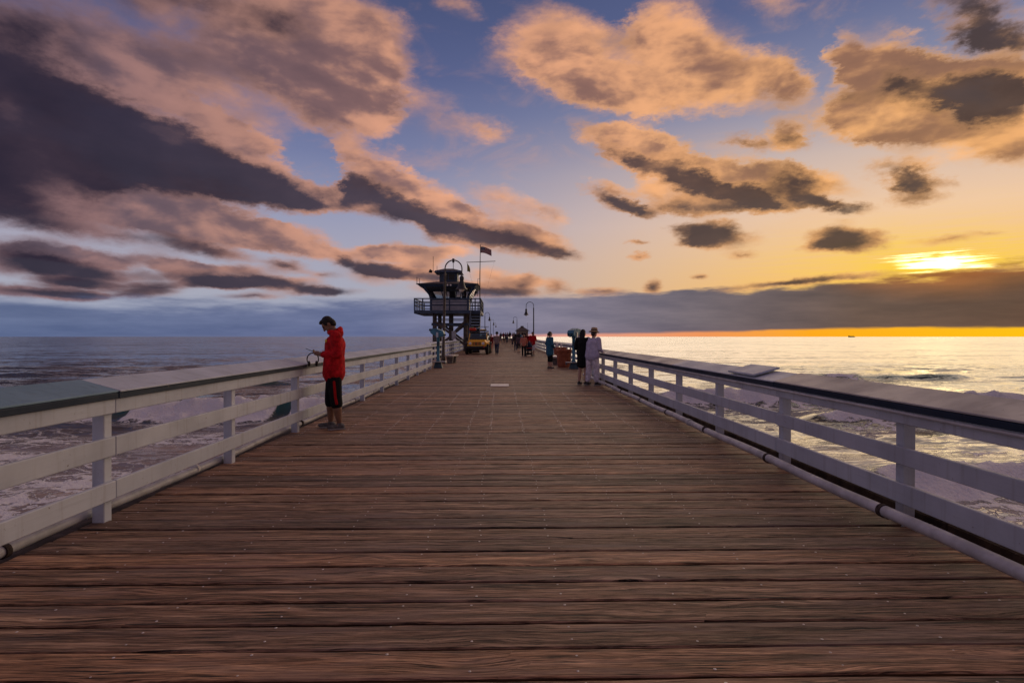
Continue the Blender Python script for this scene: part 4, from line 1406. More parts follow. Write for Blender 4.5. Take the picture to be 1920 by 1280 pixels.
    MB().box(-.74, .74, 1.60, 3.98, 1.745, 1.83, bev=.03).build('roof', M_BLACK, t)
    MB().hull8([(-.69, 1.36, 1.225), (.69, 1.36, 1.225), (.69, 1.42, 1.232), (-.69, 1.42, 1.232)], [(-.69, 1.37, 1.245), (.69, 1.37, 1.245), (.69, 1.42, 1.25), (-.69, 1.42, 1.25)]).build('cowl', M_BLACK, t)
    MB().box(-.70, .70, 2.05, 2.22, 1.0, 1.45, bev=.04).build('front_seat', M_BLACK, t)
    for sx in (-.4, .4):
        MB().box(sx - .13, sx + .13, 2.1, 2.2, 1.46, 1.64, bev=.03).build('headrest', M_BLACK, t)
    MB().tube([Vector((.38, 1.72, 1.17)) + Vector((.18 * math.cos(a), .06 * math.sin(a), .17 * math.sin(a))) for a in np.linspace(0, 2 * math.pi, 17)], .016, 6).build('steering_wheel', M_BLACK, t)
    bp_ = MB().box(-.86, .86, -.02, .16, .48, .68, bev=.03).build('front_bumper', M_BLACK, t)
    MB().box(-.22, .22, -.06, -.021, .50, .62, bev=.02).build('winch', M_BLACK, bp_)
    MB().lathe([(.05, 0), (.05, .03), (.01, .035)], 12, Matrix.Translation((.62, -.021, .60)) @ Matrix.Rotation(R(90), 4, 'X')).build('tow_hook', M_RED, bp_)
    MB().box(-.62, .62, .3, 3.9, .40, .615).build('chassis', M_BLACK, t)
    MB().box(-.75, .75, .60, .72, .36, .46).build('axle', M_BLACK, t)
    MB().box(-.75, .75, 3.26, 3.38, .36, .46).build('axle', M_BLACK, t)
    # roof rack
    for yy in (1.75, 2.7, 3.7):
        MB().box(-.76, .76, yy - .02, yy + .02, 1.90, 1.94).build('rack_bar', M_BLACK, t)
        for sx in (-.72, .72):
            MB().box(sx - .018, sx + .018, yy - .019, yy + .019, 1.832, 1.899).build('rack_foot', M_BLACK, t)
    for sx in (-.60, -.05, .62):
        MB().tube([(sx, 1.62, 2.24), (sx, 3.8, 2.24)], .016, 6).build('rack_rail', M_BLACK, t)
    MB().tube([(-.62, 1.62, 2.28), (.90, 1.62, 2.28)], .018, 6).build('rack_rail', M_BLACK, t)
    for sx in (-.6, .62):
        MB().tube([(sx, 1.66, 1.93), (sx, 1.66, 2.25)], .016, 6).build('rack_post', M_BLACK, t)
    return t


offroad_vehicle()
can = thing('rescue_float', 'red rescue float lying on the roof rack of the yellow vehicle', 'float', (-2.40, 49.35, 1.945), R(-3))
MB().tube([(-.31, 0, .12), (-.24, 0, .12), (.24, 0, .12), (.31, 0, .12)], [.05, .125, .125, .05], 14).build('body', M_RED, can, True)
for sx in (-.18, .18):
    MB().box(sx - .03, sx + .03, -.02, .02, .244, .28).build('handle', M_RED, can)
sb = MB()
L_, prof = 2.7, []
for k in range(15):
    s = k / 14
    wd = .27 * math.sin(math.pi * min(max(s * .96 + .02, 0), 1)) ** .55
    zc = .05 + .16 * max(0, .25 - s) ** 1.2 * 4 * .3
    prof.append((s * L_, wd, zc))
vs, fs = [], []
for (yy, wd, zc) in prof:
    vs += [(-wd, yy, zc), (-wd * .6, yy, zc + .045), (wd * .6, yy, zc + .045), (wd, yy, zc), (wd * .6, yy, zc - .04), (-wd * .6, yy, zc - .04)]
for i in range(14):
    for k in range(6):
        fs.append((i * 6 + k, i * 6 + (k + 1) % 6, (i + 1) * 6 + (k + 1) % 6, (i + 1) * 6 + k))
fs += [tuple(range(5, -1, -1)), tuple(14 * 6 + k for k in range(6))]
sb.add(vs, fs)
board_o = sb.build('rescue_board', plain('cream_board', (.72, .62, .46), .4, var=.15), None, True)
board_o.location = (-1.66, 48.9, 1.965)
board_o.rotation_euler = (0, R(-14), R(-6))
tag(board_o, 'cream rescue surfboard tied on the roof rack of the yellow vehicle', 'surfboard')


# ------------------------------------------------------------------ house at the pier end
def end_house():
    z0 = rise(214)
    MB().box(4.3, 11.5, 203, 222, z0 - .35, z0 - .03).build('deck_platform', M_TIMBER, DECK)
    t = thing('pier_house', 'small tan house with a dark hipped roof at the far end of the pier', 'house', (7.6, 212, z0))
    w = MB().box(-2.1, 2.1, 0, 5, -.03, 2.7).build('wall', M_TAN, t)
    MB().hull8([(-2.7, -.6, 2.702), (2.7, -.6, 2.702), (2.7, 5.6, 2.702), (-2.7, 5.6, 2.702)], [(-.7, 1.6, 4.0), (.7, 1.6, 4.0), (.7, 3.4, 4.0), (-.7, 3.4, 4.0)]).build('roof', M_ROOF, t)
    MB().box(-.55, .55, 1.9, 3.1, 3.9, 4.5).build('roof_vent', M_ROOF, t)
    for x in (-1.2, .9):
        o = MB().box(x - .4, x + .4, -.03, -.002, 1.0, 1.9).build('window', M_BLACK, t)
    MB().box(-.35, .35, -.03, -.002, 0, 2.0).build('door', M_TIMBER, t)
    MB().tube([(1.9, .5, 2.7), (1.9, .5, 5.6)], .04, 6).build('mast', M_POLEDK, t)
    return t


end_house()


# ------------------------------------------------------------------ ship on the horizon
sh = thing('cargo_ship', 'tiny dark cargo ship on the horizon under the glowing strip of sky', 'ship', (5430, 9000, SEA), R(-4))
MB().prism([(-48, -3), (46, -3), (53, 9), (40, 9.0), (-50, 9.0)], 'Y', -8, 8).build('hull', M_POLEDK, sh)
MB().box(-46, -34, -7, 7, 9.02, 22).build('bridge', M_POLEDK, sh)
MB().box(-31, 36, -7, 7, 9.02, 17).build('deck_cargo', M_POLEDK, sh)
MB().box(-43, -39, -2, 2, 22.02, 28).build('funnel', M_POLEDK, sh)

# ------------------------------------------------------------------ people
PENDING = []


def capsule(mb, p, q, r1, r2, sx=1.0, sy=1.0, seg=12):
    """tapered limb with round ends; sx, sy flatten or widen it about its axis"""
    p, q = Vector(p), Vector(q)
    t = (q - p)
    L = t.length
    t = t.normalized() if L > 1e-6 else Vector((0, 0, 1))
    u = t.orthogonal().normalized()
    w = t.cross(u)
    rings = []
    for k in range(4):
        a = -math.pi / 2 + (k + .35) * (math.pi / 2) / 4
        rings.append((p + t * (r1 * math.sin(a)), r1 * math.cos(a), p))
    rings.append((p, r1, p)); rings.append((q, r2, q))
    for k in range(1, 5):
        a = (k - .35) * (math.pi / 2) / 4
        rings.append((q + t * (r2 * math.sin(a)), r2 * math.cos(a), q))
    vs, fs = [], []
    for (c, r, _) in rings:
        for k in range(seg):
            a = 2 * math.pi * k / seg
            d = (u * math.cos(a) + w * math.sin(a)) * r
            vs.append(c + Vector((d.x * sx, d.y * sy, d.z)))
    n = len(rings)
    for i in range(n - 1):
        for k in range(seg):
            k2 = (k + 1) % seg
            fs.append((i * seg + k, i * seg + k2, (i + 1) * seg + k2, (i + 1) * seg + k))
    fs.append(tuple(range(seg - 1, -1, -1)))
    fs.append(tuple((n - 1) * seg + k for k in range(seg)))
    mb.add(vs, fs)


def ellipsoid(mb, c, r, M=None, nu=14, nv=9):
    vs, fs = [], []
    for i in range(nv):
        th = math.pi * (i + .5) / nv
        for k in range(nu):
            a = 2 * math.pi * k / nu
            v = Vector((r[0] * math.sin(th) * math.cos(a), r[1] * math.sin(th) * math.sin(a), r[2] * math.cos(th)))
            if M is not None:
                v = M @ v
            vs.append(v + Vector(c))
    for i in range(nv - 1):
        for k in range(nu):
            k2 = (k + 1) % nu
            fs.append((i * nu + k, (i + 1) * nu + k, (i + 1) * nu + k2, i * nu + k2))
    fs.append(tuple(range(nu)))
    fs.append(tuple((nv - 1) * nu + k for k in range(nu - 1, -1, -1)))
    mb.add(vs, fs)


def skin(mb, name, mat, parent, voxel, smooth=3):
    """melt the overlapping pieces into one continuous surface"""
    o = mb.build(name, mat, parent)
    m = o.modifiers.new('melt', 'REMESH')
    m.mode = 'VOXEL'
    m.voxel_size = voxel
    m.use_smooth_shade = True
    s = o.modifiers.new('soften', 'SMOOTH')
    s.factor = .5
    s.iterations = smooth
    PENDING.append(o)
    return o


def settle():
    """turn the melted surfaces into plain meshes"""
    bpy.context.view_layer.update()
    dg = bpy.context.evaluated_depsgraph_get()
    done = [(o, bpy.data.meshes.new_from_object(o.evaluated_get(dg))) for o in PENDING]
    for o, me in done:
        o.modifiers.clear()
        me.name = o.name
        o.data = me
    PENDING.clear()


SKIN_T = plain('tan_skin', (.30, .155, .095), .55, var=.12, scale=20)
SKIN_L = plain('light_skin', (.50, .29, .21), .55, var=.12, scale=20)
SKIN_D = plain('brown_skin', (.22, .115, .072), .5, var=.12, scale=20)
HAIR_K = plain('black_hair', (.006, .005, .005), .75, var=.4, scale=40, bump=.6)
HAIR_B = plain('brown_hair', (.045, .025, .016), .5, var=.4, scale=40, bump=.6)
M_EYE = plain('eye_dark', (.02, .015, .012), .2)
M_SOLE = plain('shoe_sole', (.34, .33, .33), .7, var=.2)
FAB = {
    'red': fabric('red_fleece', (.50, .012, .018), .45), 'black': fabric('black_cloth', (.012, .012, .014)),
    'lilac': fabric('lilac_shirt', (.50, .47, .62), .2), 'white': fabric('white_cotton', (.68, .66, .66), .15),
    'pale': fabric('pale_lilac_trousers', (.74, .69, .78), .4), 'teal': fabric('teal_jacket', (.035, .135, .22)), 'grey': fabric('grey_shirt', (.24, .21, .20), .25, (2, 40.0, .75, (.34, .12, .12, 1))),
    'jeans': fabric('blue_jeans', (.030, .045, .090)), 'pink': fabric('salmon_shirt', (.55, .20, .14)), 'maroon': fabric('maroon_top', (.15, .014, .018)),
    'charcoal': fabric('charcoal_cloth', (.05, .048, .05)), 'straw': fabric('straw_weave', (.46, .34, .21), .3), 'mauve': fabric('mauve_cloth', (.12, .09, .11)),
    'greywhite': fabric('pale_grey_top', (.46, .48, .55), .2), 'darkred': fabric('red_stripe', (.38, .008, .012)), 'navy': fabric('navy_cloth', (.016, .020, .045)),
}
M_SHOE = plain('dark_shoe', (.022, .022, .024), .6, var=.3)


def person(label, x, y, rz, h=1.72, voxel=.010, pose=None, skin_m=SKIN_L, top='grey', top_kind='shirt', sleeve=1.0, hem=.86, bottom='jeans', leg_to=.12, dress=False,
           hair='short', hair_m=HAIR_K, hat=None, shoes=M_SHOE, build=1.0, group=None, fingers=True, head_tilt=0.0, head_turn=0.0):
    k = h / 1.75
    J = dict(ankleL=(-.09, 0, .085), ankleR=(.09, 0, .085), kneeL=(-.095, .025, .49), kneeR=(.095, .025, .49), hipL=(-.088, 0, .92), hipR=(.088, 0, .92),
             pelvis=(0, 0, .96), waist=(0, .005, 1.08), chest=(0, 0, 1.29), neck=(0, -.012, 1.475), head=(0, .030, 1.635),
             shL=(-.175, -.005, 1.42), shR=(.175, -.005, 1.42), elL=(-.235, -.03, 1.14), elR=(.235, -.03, 1.14), wrL=(-.245, .06, .90), wrR=(.245, .06, .90),
             toeL=(-.11, .17, .03), toeR=(.11, .17, .03))
    J.update(pose or {})
    J = {n_: Vector(v) * k for n_, v in J.items()}
    for s in 'LR':
        J['toe' + s] = J['ankle' + s].lerp(J['toe' + s], .74)
        J['toe' + s].z = .03 * k
    b = build
    root = thing('person', label, 'person', (x, y, rise(y)), rz, group)
    HR = Euler((head_tilt, 0, head_turn)).to_matrix()
    hd = J['head']

    def H(v):
        return hd + HR @ (Vector(v) * k)
    # ---- body: one continuous surface
    B = MB()
    for s in 'LR':
        capsule(B, J['hip' + s], J['knee' + s], .082 * k * b, .055 * k * b)
        capsule(B, J['knee' + s], J['ankle' + s].lerp(J['knee' + s], .55), .053 * k * b, .056 * k * b)
        capsule(B, J['ankle' + s].lerp(J['knee' + s], .60), J['ankle' + s], .056 * k * b, .036 * k)
        toe = J['toe' + s]
        heel = J['ankle' + s] + (J['ankle' + s] - toe) * .30
        heel.z = .032 * k
        capsule(B, J['ankle' + s], heel, .036 * k, .028 * k)
        capsule(B, J['ankle' + s] - Vector((0, 0, .02 * k)), toe, .035 * k, .024 * k, 1.25)
        capsule(B, J['sh' + s], J['el' + s], .050 * k * b, .038 * k)
        capsule(B, J['el' + s], J['wr' + s], .040 * k, .026 * k)
        # hand
        fore = (J['wr' + s] - J['el' + s]).normalized()
        grip = pose.get('hand' + s) if pose else None
        hv = (Vector(grip) * k - J['wr' + s]).normalized() if grip else fore
        palm = J['wr' + s] + hv * .085 * k
        capsule(B, J['wr' + s], palm, .027 * k, .030 * k)
        sgn = -1 if s == 'L' else 1
        side = Vector((0, 1, 0)) if abs(hv.y) < .7 else Vector((-sgn, 0, 0))
        side = (side - hv * side.dot(hv)).normalized()
        curl = hv.cross(side).normalized()
        if curl.dot(Vector((-sgn, 0, 0))) < 0 and abs(hv.y) < .7:
            curl.negate()
        if abs(hv.y) >= .7 and curl.z < 0:
            curl.negate()
        if fingers:
            for q, (o_, ln) in enumerate(((-.030, .062), (-.010, .075), (.011, .079), (.031, .070))):
                p0 = palm + side * o_ * k
                p1 = p0 + (hv * .8 + curl * .25) * ln * .55 * k
                p2 = p1 + (hv * .45 + curl * .75) * ln * .5 * k
                capsule(B, p0, p1, .0105 * k, .0095 * k, seg=8)
                capsule(B, p1, p2, .0095 * k, .008 * k, seg=8)
            t0 = J['wr' + s] + hv * .03 * k + side * .025 * k
            t1 = t0 + (side * .7 + hv * .5 + curl * .3) * .042 * k
            capsule(B, t0, t1, .013 * k, .011 * k, seg=8)
            capsule(B, t1, t1 + (hv * .8 + curl * .35) * .032 * k, .011 * k, .009 * k, seg=8)
        capsule(B, J['pelvis'], J['hip' + s], .10 * k * b, .09 * k * b)
        capsule(B, J['chest'] + Vector((0, 0, .08 * k)), J['sh' + s], .085 * k, .055 * k)
    capsule(B, J['pelvis'], J['waist'], .115 * k * b, .105 * k * b, 1.25, .9)
    capsule(B, J['waist'], J['chest'], .105 * k * b, .115 * k * b, 1.25, .88)
    capsule(B, J['chest'], J['neck'] - Vector((0, 0, .07 * k)), .11 * k, .07 * k, 1.2, .85)
    capsule(B, J['neck'] - Vector((0, 0, .03 * k)), H((0, -.02, -.06)), .055 * k, .050 * k)
    ellipsoid(B, H((0, -.010, .030)), (.074 * k, .092 * k, .090 * k), HR)
    ellipsoid(B, H((0, .018, -.040)), (.058 * k, .066 * k, .078 * k), HR)
    ellipsoid(B, H((0, .060, -.098)), (.026 * k, .020 * k, .018 * k), HR)        # chin
    capsule(B, H((0, .080, .022)), H((0, .104, -.028)), .011 * k, .016 * k, seg=8)   # nose
    capsule(B, H((-.03, .078, .030)), H((.03, .078, .030)), .014 * k, .014 * k, seg=8)  # brow
    capsule(B, H((-.018, .080, -.062)), H((.018, .080, -.062)), .009 * k, .009 * k, seg=8)  # lips
    for sg in (-1, 1):
        ellipsoid(B, H((sg * .076, -.012, -.008)), (.012 * k, .024 * k, .032 * k), HR)
        ellipsoid(B, H((sg * .036, .058, -.030)), (.020 * k, .018 * k, .020 * k), HR)
    body = skin(B, 'body', skin_m, root, voxel)
    if fingers:
        for sg in (-1, 1):
            e = MB()
            ellipsoid(e, H((sg * .030, .080, .006)), (.011 * k, .006 * k, .006 * k), HR, 8, 6)
            e.build('eye', M_EYE, root)
    # ---- top
    T = MB()
    pad = .016 * k
    hz = hem * k
    lower = Vector((J['pelvis'].x, J['pelvis'].y, max(hz + .06 * k, .5 * k)))
    capsule(T, lower, J['waist'], .134 * k * b + pad, .122 * k * b + pad, 1.25, .97)
    capsule(T, J['waist'], J['chest'], .122 * k * b + pad, .128 * k * b + pad, 1.25, .92)
    capsule(T, J['chest'], J['neck'] - Vector((0, .0, .075 * k)), .120 * k + pad, .070 * k + pad, 1.2, .9)
    for s in 'LR':
        capsule(T, J['chest'] + Vector((0, 0, .085 * k)), J['sh' + s], .085 * k + pad, .060 * k + pad)
        capsule(T, J['sh' + s], J['el' + s], .060 * k * b + pad, .048 * k + pad)
        if sleeve > .55:
            capsule(T, J['el' + s], J['el' + s].lerp(J['wr' + s], (sleeve - .5) * 2), .050 * k + pad, .036 * k + pad * .6)
    if top_kind == 'hoodie':
        nb = J['neck']
        for a in np.linspace(0, 2 * math.pi, 12, endpoint=False):
            back = max(0, -math.sin(a))
            c = nb + Vector((.085 * math.cos(a), .080 * math.sin(a) - .012, .000 + .035 * back)) * k
            ellipsoid(T, c, (.042 * k, .040 * k, (.040 + .020 * back) * k))
        ellipsoid(T, nb + Vector((0, -.085, -.010)) * k, (.10 * k, .055 * k, .075 * k))
        ellipsoid(T, lower + Vector((0, .11, .10)) * k, (.10 * k, .05 * k, .07 * k))
    skin(T, 'hoodie' if top_kind == 'hoodie' else 'jacket' if top_kind == 'jacket' else 'shirt', FAB[top], root, voxel, 4)
    # ---- legs
    P = MB()
    if dress:
        z1 = leg_to * k
        c0 = J['pelvis']
        for i in range(9):
            a = 2 * math.pi * i / 9
            capsule(P, (c0.x + .05 * math.cos(a) * k, c0.y + .04 * math.sin(a) * k, .98 * k), (c0.x + .125 * math.cos(a) * k, c0.y + .10 * math.sin(a) * k, z1 + .06 * k), .10 * k, .065 * k)
        capsule(P, c0, (c0.x, c0.y, z1 + .10 * k), .14 * k, .13 * k, 1.1)
        skin(P, 'skirt', FAB[bottom], root, voxel, 4)
    else:
        for s in 'LR':
            hp, kn, an = J['hip' + s], J['knee' + s], J['ankle' + s]
            capsule(P, J['pelvis'] - Vector((0, 0, .05 * k)), hp - Vector((0, 0, .06 * k)), .100 * k * b, .100 * k * b)
            capsule(P, hp - Vector((0, 0, .05 * k)), kn, .098 * k * b, (.078 if leg_to > .3 else .070) * k * b)
            f = (kn.z - leg_to * k) / (kn.z - an.z)
            if f > .05:
                capsule(P, kn, kn.lerp(an, min(f, 1) - .08), (.078 if leg_to > .3 else .070) * k * b, (.075 if leg_to > .3 else .060) * k * b)
        skin(P, 'shorts' if leg_to > .25 else 'trousers', FAB[bottom], root, voxel, 3)
    # ---- shoes
    for s in 'LR':
        S = MB()
        an, toe = J['ankle' + s], J['toe' + s]
        heel = an + (an - toe) * .30
        heel.z = .05 * k
        tz = Vector((toe.x, toe.y, .042 * k))
        capsule(S, heel, tz, .040 * k, .036 * k, 1.12)
        capsule(S, an - Vector((0, 0, .01 * k)), heel.lerp(tz, .35), .045 * k, .042 * k)
        ellipsoid(S, tz, (.050 * k, .06 * k, .032 * k))
        sh_ = skin(S, 'shoe', shoes, root, max(voxel * .8, .006), 2)
        d = (tz - heel).normalized()
        sd = Vector((d.y, -d.x, 0)).normalized()
        so = []
        for (a_, w_) in ((-.045, .026), (.0, .036), (.08, .038), (.14, .045), (.185, .038), (.21, .02)):
            so.append((heel + d * a_ * k, w_ * k))
        ol = [(c + sd * w_) for c, w_ in so] + [(c - sd * w_) for c, w_ in reversed(so)]
        MB().prism([(p.x, p.y) for p in ol], 'Z', .002, .024).build('sole', M_SOLE, sh_)
    # ---- hair and hat
    Hm = MB()
    ellipsoid(Hm, H((0, -.022, .042)), (.081 * k, .092 * k, .087 * k), HR)
    ellipsoid(Hm, H((0, -.060, -.010)), (.074 * k, .058 * k, .085 * k), HR)
    if hair == 'short':
        ellipsoid(Hm, H((0, .038, .092)), (.066 * k, .050 * k, .030 * k), HR)
        for sg in (-1, 1):
            ellipsoid(Hm, H((sg * .070, .010, .045)), (.018 * k, .034 * k, .050 * k), HR)
    elif hair == 'long':
        for sg in (-1, 0, 1):
            capsule(Hm, H((sg * .045, -.06, .0)), H((sg * .06, -.085, -.30)), .050 * k, .034 * k)
    elif hair == 'ponytail':
        capsule(Hm, H((0, -.095, .05)), H((0, -.14, .0)), .030 * k, .034 * k)
        capsule(Hm, H((0, -.14, .0)), H((0, -.13, -.22)), .036 * k, .014 * k)
    elif hair == 'bun':
        ellipsoid(Hm, H((0, -.10, .09)), (.045 * k, .045 * k, .042 * k), HR)
    skin(Hm, 'hair', hair_m, root, voxel, 2)
    if hat:
        mat_, brim, crown = hat
        M4 = Matrix.Translation(H((0, -.015, .075))) @ HR.to_4x4() @ Matrix.Scale(k, 4)
        prof = [(brim * .98, -.030), (brim, -.022), (brim * .8, -.004), (.104, .010), (.100, .06), (.090, crown), (.06, crown + .012), (.02, crown + .004)]
        hh = MB().lathe(prof, 24, M4).build('hat', mat_, root, True)
        MB().lathe([(.106, .012), (.108, .016), (.104, .040), (.1015, .042)], 24, M4).build('hat_band', FAB['black'], hh, True)
    return root


# --- the person in red, near the left railing
man = person('person in a red hoodie looking down at a phone beside the left railing', -2.64, 9.30, R(103), h=1.80, voxel=.0065, skin_m=SKIN_D, top='red', top_kind='hoodie', sleeve=.93, hem=.80,
             bottom='black', leg_to=.36, hair='short', shoes=plain('grey_trainer', (.10, .10, .105), .7, var=.4, scale=30), build=1.22, head_tilt=R(-46),
             pose=dict(head=(0, .085, 1.595), neck=(0, -.005, 1.475), chest=(0, -.02, 1.28), waist=(0, -.005, 1.08), shL=(-.18, -.035, 1.41), shR=(.18, -.035, 1.41),
                       elL=(-.235, -.075, 1.145), elR=(.235, -.04, 1.145), wrL=(-.075, .185, 1.135), wrR=(.085, .185, 1.145), handL=(-.04, .29, 1.165), handR=(.045, .29, 1.17),
                       ankleL=(-.10, -.085, .085), toeL=(-.15, .085, .03), ankleR=(.10, .055, .085), toeR=(.13, .235, .03),
                       kneeL=(-.10, -.03, .49), kneeR=(.10, .05, .49)))
# red side stripes of the shorts, and the small yellow chest emblem
kk = 1.80 / 1.75
for sg, hp, kn, lo in ((-1, (-.090, -.01, .735), (-.10, -.03, .49), (-.10, -.048, .40)), (1, (.090, .015, .735), (.10, .05, .49), (.10, .052, .40))):
    S = MB()
    pts = [Vector(hp) * kk, Vector(kn) * kk, Vector(lo) * kk]
    off = [sg * .108, sg * .097, sg * .094]
    for i in range(2):
        p, q = pts[i].copy(), pts[i + 1].copy()
        p.x += off[i]; q.x += off[i + 1]
        capsule(S, p, q, .018, .018, .45, 1.3, 8)
    skin(S, 'side_stripe', FAB['darkred'], man, .006, 1)
M_EMB = plain('yellow_emblem', (.80, .52, .06), .6)
em = MB()
ellipsoid(em, (-.100, .112, 1.385), (.024, .016, .030), Euler((R(12), 0, R(32))).to_matrix())
em.build('chest_emblem', M_EMB, man, True)
# phone and headphones held in the hands
ph_w = Matrix.Translation((-2.64, 9.30, 0)) @ Matrix.Rotation(R(103), 4, 'Z')
phone = thing('phone', 'dark phone held in both hands by the person in red', 'phone', ph_w @ Vector((0, .345, 1.235)), R(103))
phone.rotation_euler = (R(24), 0, R(103))
MB().box(-.038, .038, -.078, .078, -.005, .004, bev=.003).build('case', M_BLACK, phone)
MB().box(-.034, .034, -.072, .072, .0042, .0052).build('screen', plain('dark_screen', (.02, .022, .028), .08), phone)
hp = thing('headphones', 'black over-ear headphones dangling from the hands of the person in red', 'headphones', ph_w @ Vector((-.02, .315, 1.20)), R(103))
pts = [(0, .085 * math.sin(a) - .0, -.10 + .095 * math.cos(a)) for a in np.linspace(R(-128), R(128), 21)]
MB().tube(pts, .0085, 8).build('headband', M_BLACK, hp, True)
for sg in (-1, 1):
    a = R(128) * sg
    c = Vector((0, .085 * math.sin(a), -.10 + .095 * math.cos(a)))
    cupm = MB()
    ellipsoid(cupm, c - Vector((0, sg * .012, .012)), (.040, .022, .046), None, 14, 9)
    cupm.build('ear_cup', M_BLACK, hp, True)

# --- two people at the right railing
RA = R(-46)
person('person in lilac shirt, pale trousers and straw hat leaning on the right railing', 2.72, 17.5, RA, h=1.70, voxel=.010, top='lilac', sleeve=.95, hem=.84, bottom='pale', leg_to=.13, hair='short', hair_m=HAIR_B,
       hat=(FAB['straw'], .175, .105), build=1.38, head_tilt=R(-8),
       pose=dict(head=(0, .10, 1.585), neck=(0, .045, 1.44), chest=(0, .045, 1.27), waist=(0, .01, 1.07), shL=(-.19, .04, 1.39), shR=(.19, .04, 1.39), elL=(-.265, .02, 1.12), elR=(.265, .04, 1.12),
                 wrL=(-.20, .25, 1.03), wrR=(.20, .25, 1.03), ankleL=(-.14, -.05, .085), toeL=(-.17, .12, .03), ankleR=(.15, .03, .085), toeR=(.20, .20, .03), kneeL=(-.125, .0, .49), kneeR=(.13, .05, .49)))
person('person with long dark hair in a black knee-length dress beside the straw hat wearer', 2.46, 17.75, R(-40), h=1.68, voxel=.010, top='black', sleeve=.5, hem=.90, bottom='black', leg_to=.54, dress=True,
       hair='long', hair_m=HAIR_K, build=.98, pose=dict(head=(0, .05, 1.62), ankleL=(-.10, -.04, .085), toeL=(-.12, .13, .03), ankleR=(.10, .04, .085), toeR=(.12, .21, .03), wrL=(-.12, .25, 1.05), wrR=(.12, .25, 1.05)))
person('person in pale grey top and dark trousers half hidden behind the right viewer', 3.66, 27.6, R(-70), h=1.76, voxel=.012, top='greywhite', sleeve=.8, bottom='navy', leg_to=.12, hair='short')
person('person in teal jacket and black cropped trousers with a ponytail, near the white bench', 2.20, 26.6, R(-62), h=1.68, voxel=.010, top='teal', top_kind='jacket', sleeve=1.0, hem=.66, bottom='black', leg_to=.30,
       hair='ponytail', hair_m=HAIR_B, build=1.12, pose=dict(wrL=(-.16, .16, 1.0), wrR=(.16, .16, 1.0), elL=(-.25, -.03, 1.15), elR=(.25, -.03, 1.15)))

# --- strollers up the pier
WALK = dict(ankleL=(-.08, .16, .085), toeL=(-.09, .33, .05), kneeL=(-.09, .14, .50), ankleR=(.08, -.20, .11), toeR=(.09, -.04, .03), kneeR=(.09, -.02, .49), wrL=(-.27, -.06, .92), wrR=(.27, .16, .95), elL=(-.25, -.10, 1.15), elR=(.25, .0, 1.15))
STAND = dict(elL=(-.26, -.03, 1.15), elR=(.26, -.03, 1.15), wrL=(-.27, .08, .92), wrR=(.27, .08, .92))
PUSH = dict(elL=(-.25, -.02, 1.14), elR=(.25, -.02, 1.14), wrL=(-.20, .26, 1.06), wrR=(.20, .26, 1.06), ankleL=(-.08, .10, .085), toeL=(-.09, .27, .04), ankleR=(.08, -.14, .10), toeR=(.09, .02, .03))
G1 = 'people walking on the pier'
person('person in a dark hat, grey top and jeans walking right of the yellow vehicle', -.36, 48.0, R(176), h=1.78, voxel=.013, pose=WALK, top='grey', sleeve=.6, bottom='jeans', leg_to=.1, hat=(FAB['black'], .20, .11), build=1.1, group=G1)
person('person in a bright red shirt and white shorts walking behind the stroller', 2.36, 44.2, R(176), h=1.80, voxel=.013, pose=PUSH, top='red', sleeve=.6, hem=.84, bottom='white', leg_to=.42, hair='short', skin_m=SKIN_T, build=1.15, group=G1)
person('person in a salmon shirt and dark leggings walking left of the stroller', 1.62, 42.4, R(182), h=1.62, voxel=.013, pose=WALK, top='pink', sleeve=.75, bottom='black', leg_to=.1, hair='long', skin_m=SKIN_T, group=G1)
person('person in a maroon top walking between the salmon and red shirts', 2.02, 46.5, R(178), h=1.78, voxel=.014, pose=STAND, top='maroon', sleeve=.6, bottom='black', leg_to=.1, hair='short', skin_m=SKIN_T, group=G1)
person('slim person in dark mauve clothes walking behind the salmon shirt', 1.62, 53.5, R(0), h=1.68, voxel=.014, pose=WALK, top='mauve', sleeve=.6, bottom='charcoal', leg_to=.4, hair='long', group=G1)
person('person in dark grey left of the small pier house, second behind the salmon shirt', 1.50, 60.5, R(8), h=1.72, voxel=.015, pose=STAND, top='charcoal', sleeve=.8, bottom='jeans', leg_to=.1, hair='long', group=G1)
person('person in maroon and pale clothes just right of the yellow vehicle bonnet', -.92, 53.6, R(170), h=1.70, voxel=.014, pose=WALK, top='maroon', sleeve=.6, bottom='pink', leg_to=.4, hair='short', hair_m=HAIR_B, group=G1)
person('child in mauve walking alone in the middle of the pier, ahead of the far crowd', 1.52, 79.0, R(0), h=1.25, voxel=.016, pose=WALK, top='mauve', sleeve=.6, bottom='navy', leg_to=.3, hair='long', group=G1, fingers=False)
far = [('leftmost of the small far crowd, in charcoal', -.1, 112, 'charcoal', 'jeans', 1.75), ('second from the left in the small far crowd, in maroon', .42, 116, 'maroon', 'black', 1.7),
       ('third from the left in the small far crowd, in navy', .75, 104, 'navy', 'charcoal', 1.72), ('pale topped figure in the middle of the small far crowd', 1.02, 101, 'mauve', 'jeans', 1.78),
       ('tall dark figure standing apart in the middle of the far crowd', 1.75, 120, 'black', 'charcoal', 1.88), ('fourth from the right in the small far crowd, in grey', 2.3, 116, 'grey', 'jeans', 1.7),
       ('third from the right in the small far crowd, in charcoal', 2.72, 122, 'charcoal', 'black', 1.66), ('second from the right in the far crowd, in navy', 2.75, 98, 'navy', 'jeans', 1.72),
       ('rightmost of the small far crowd, in teal', 3.3, 103, 'teal', 'black', 1.68)]
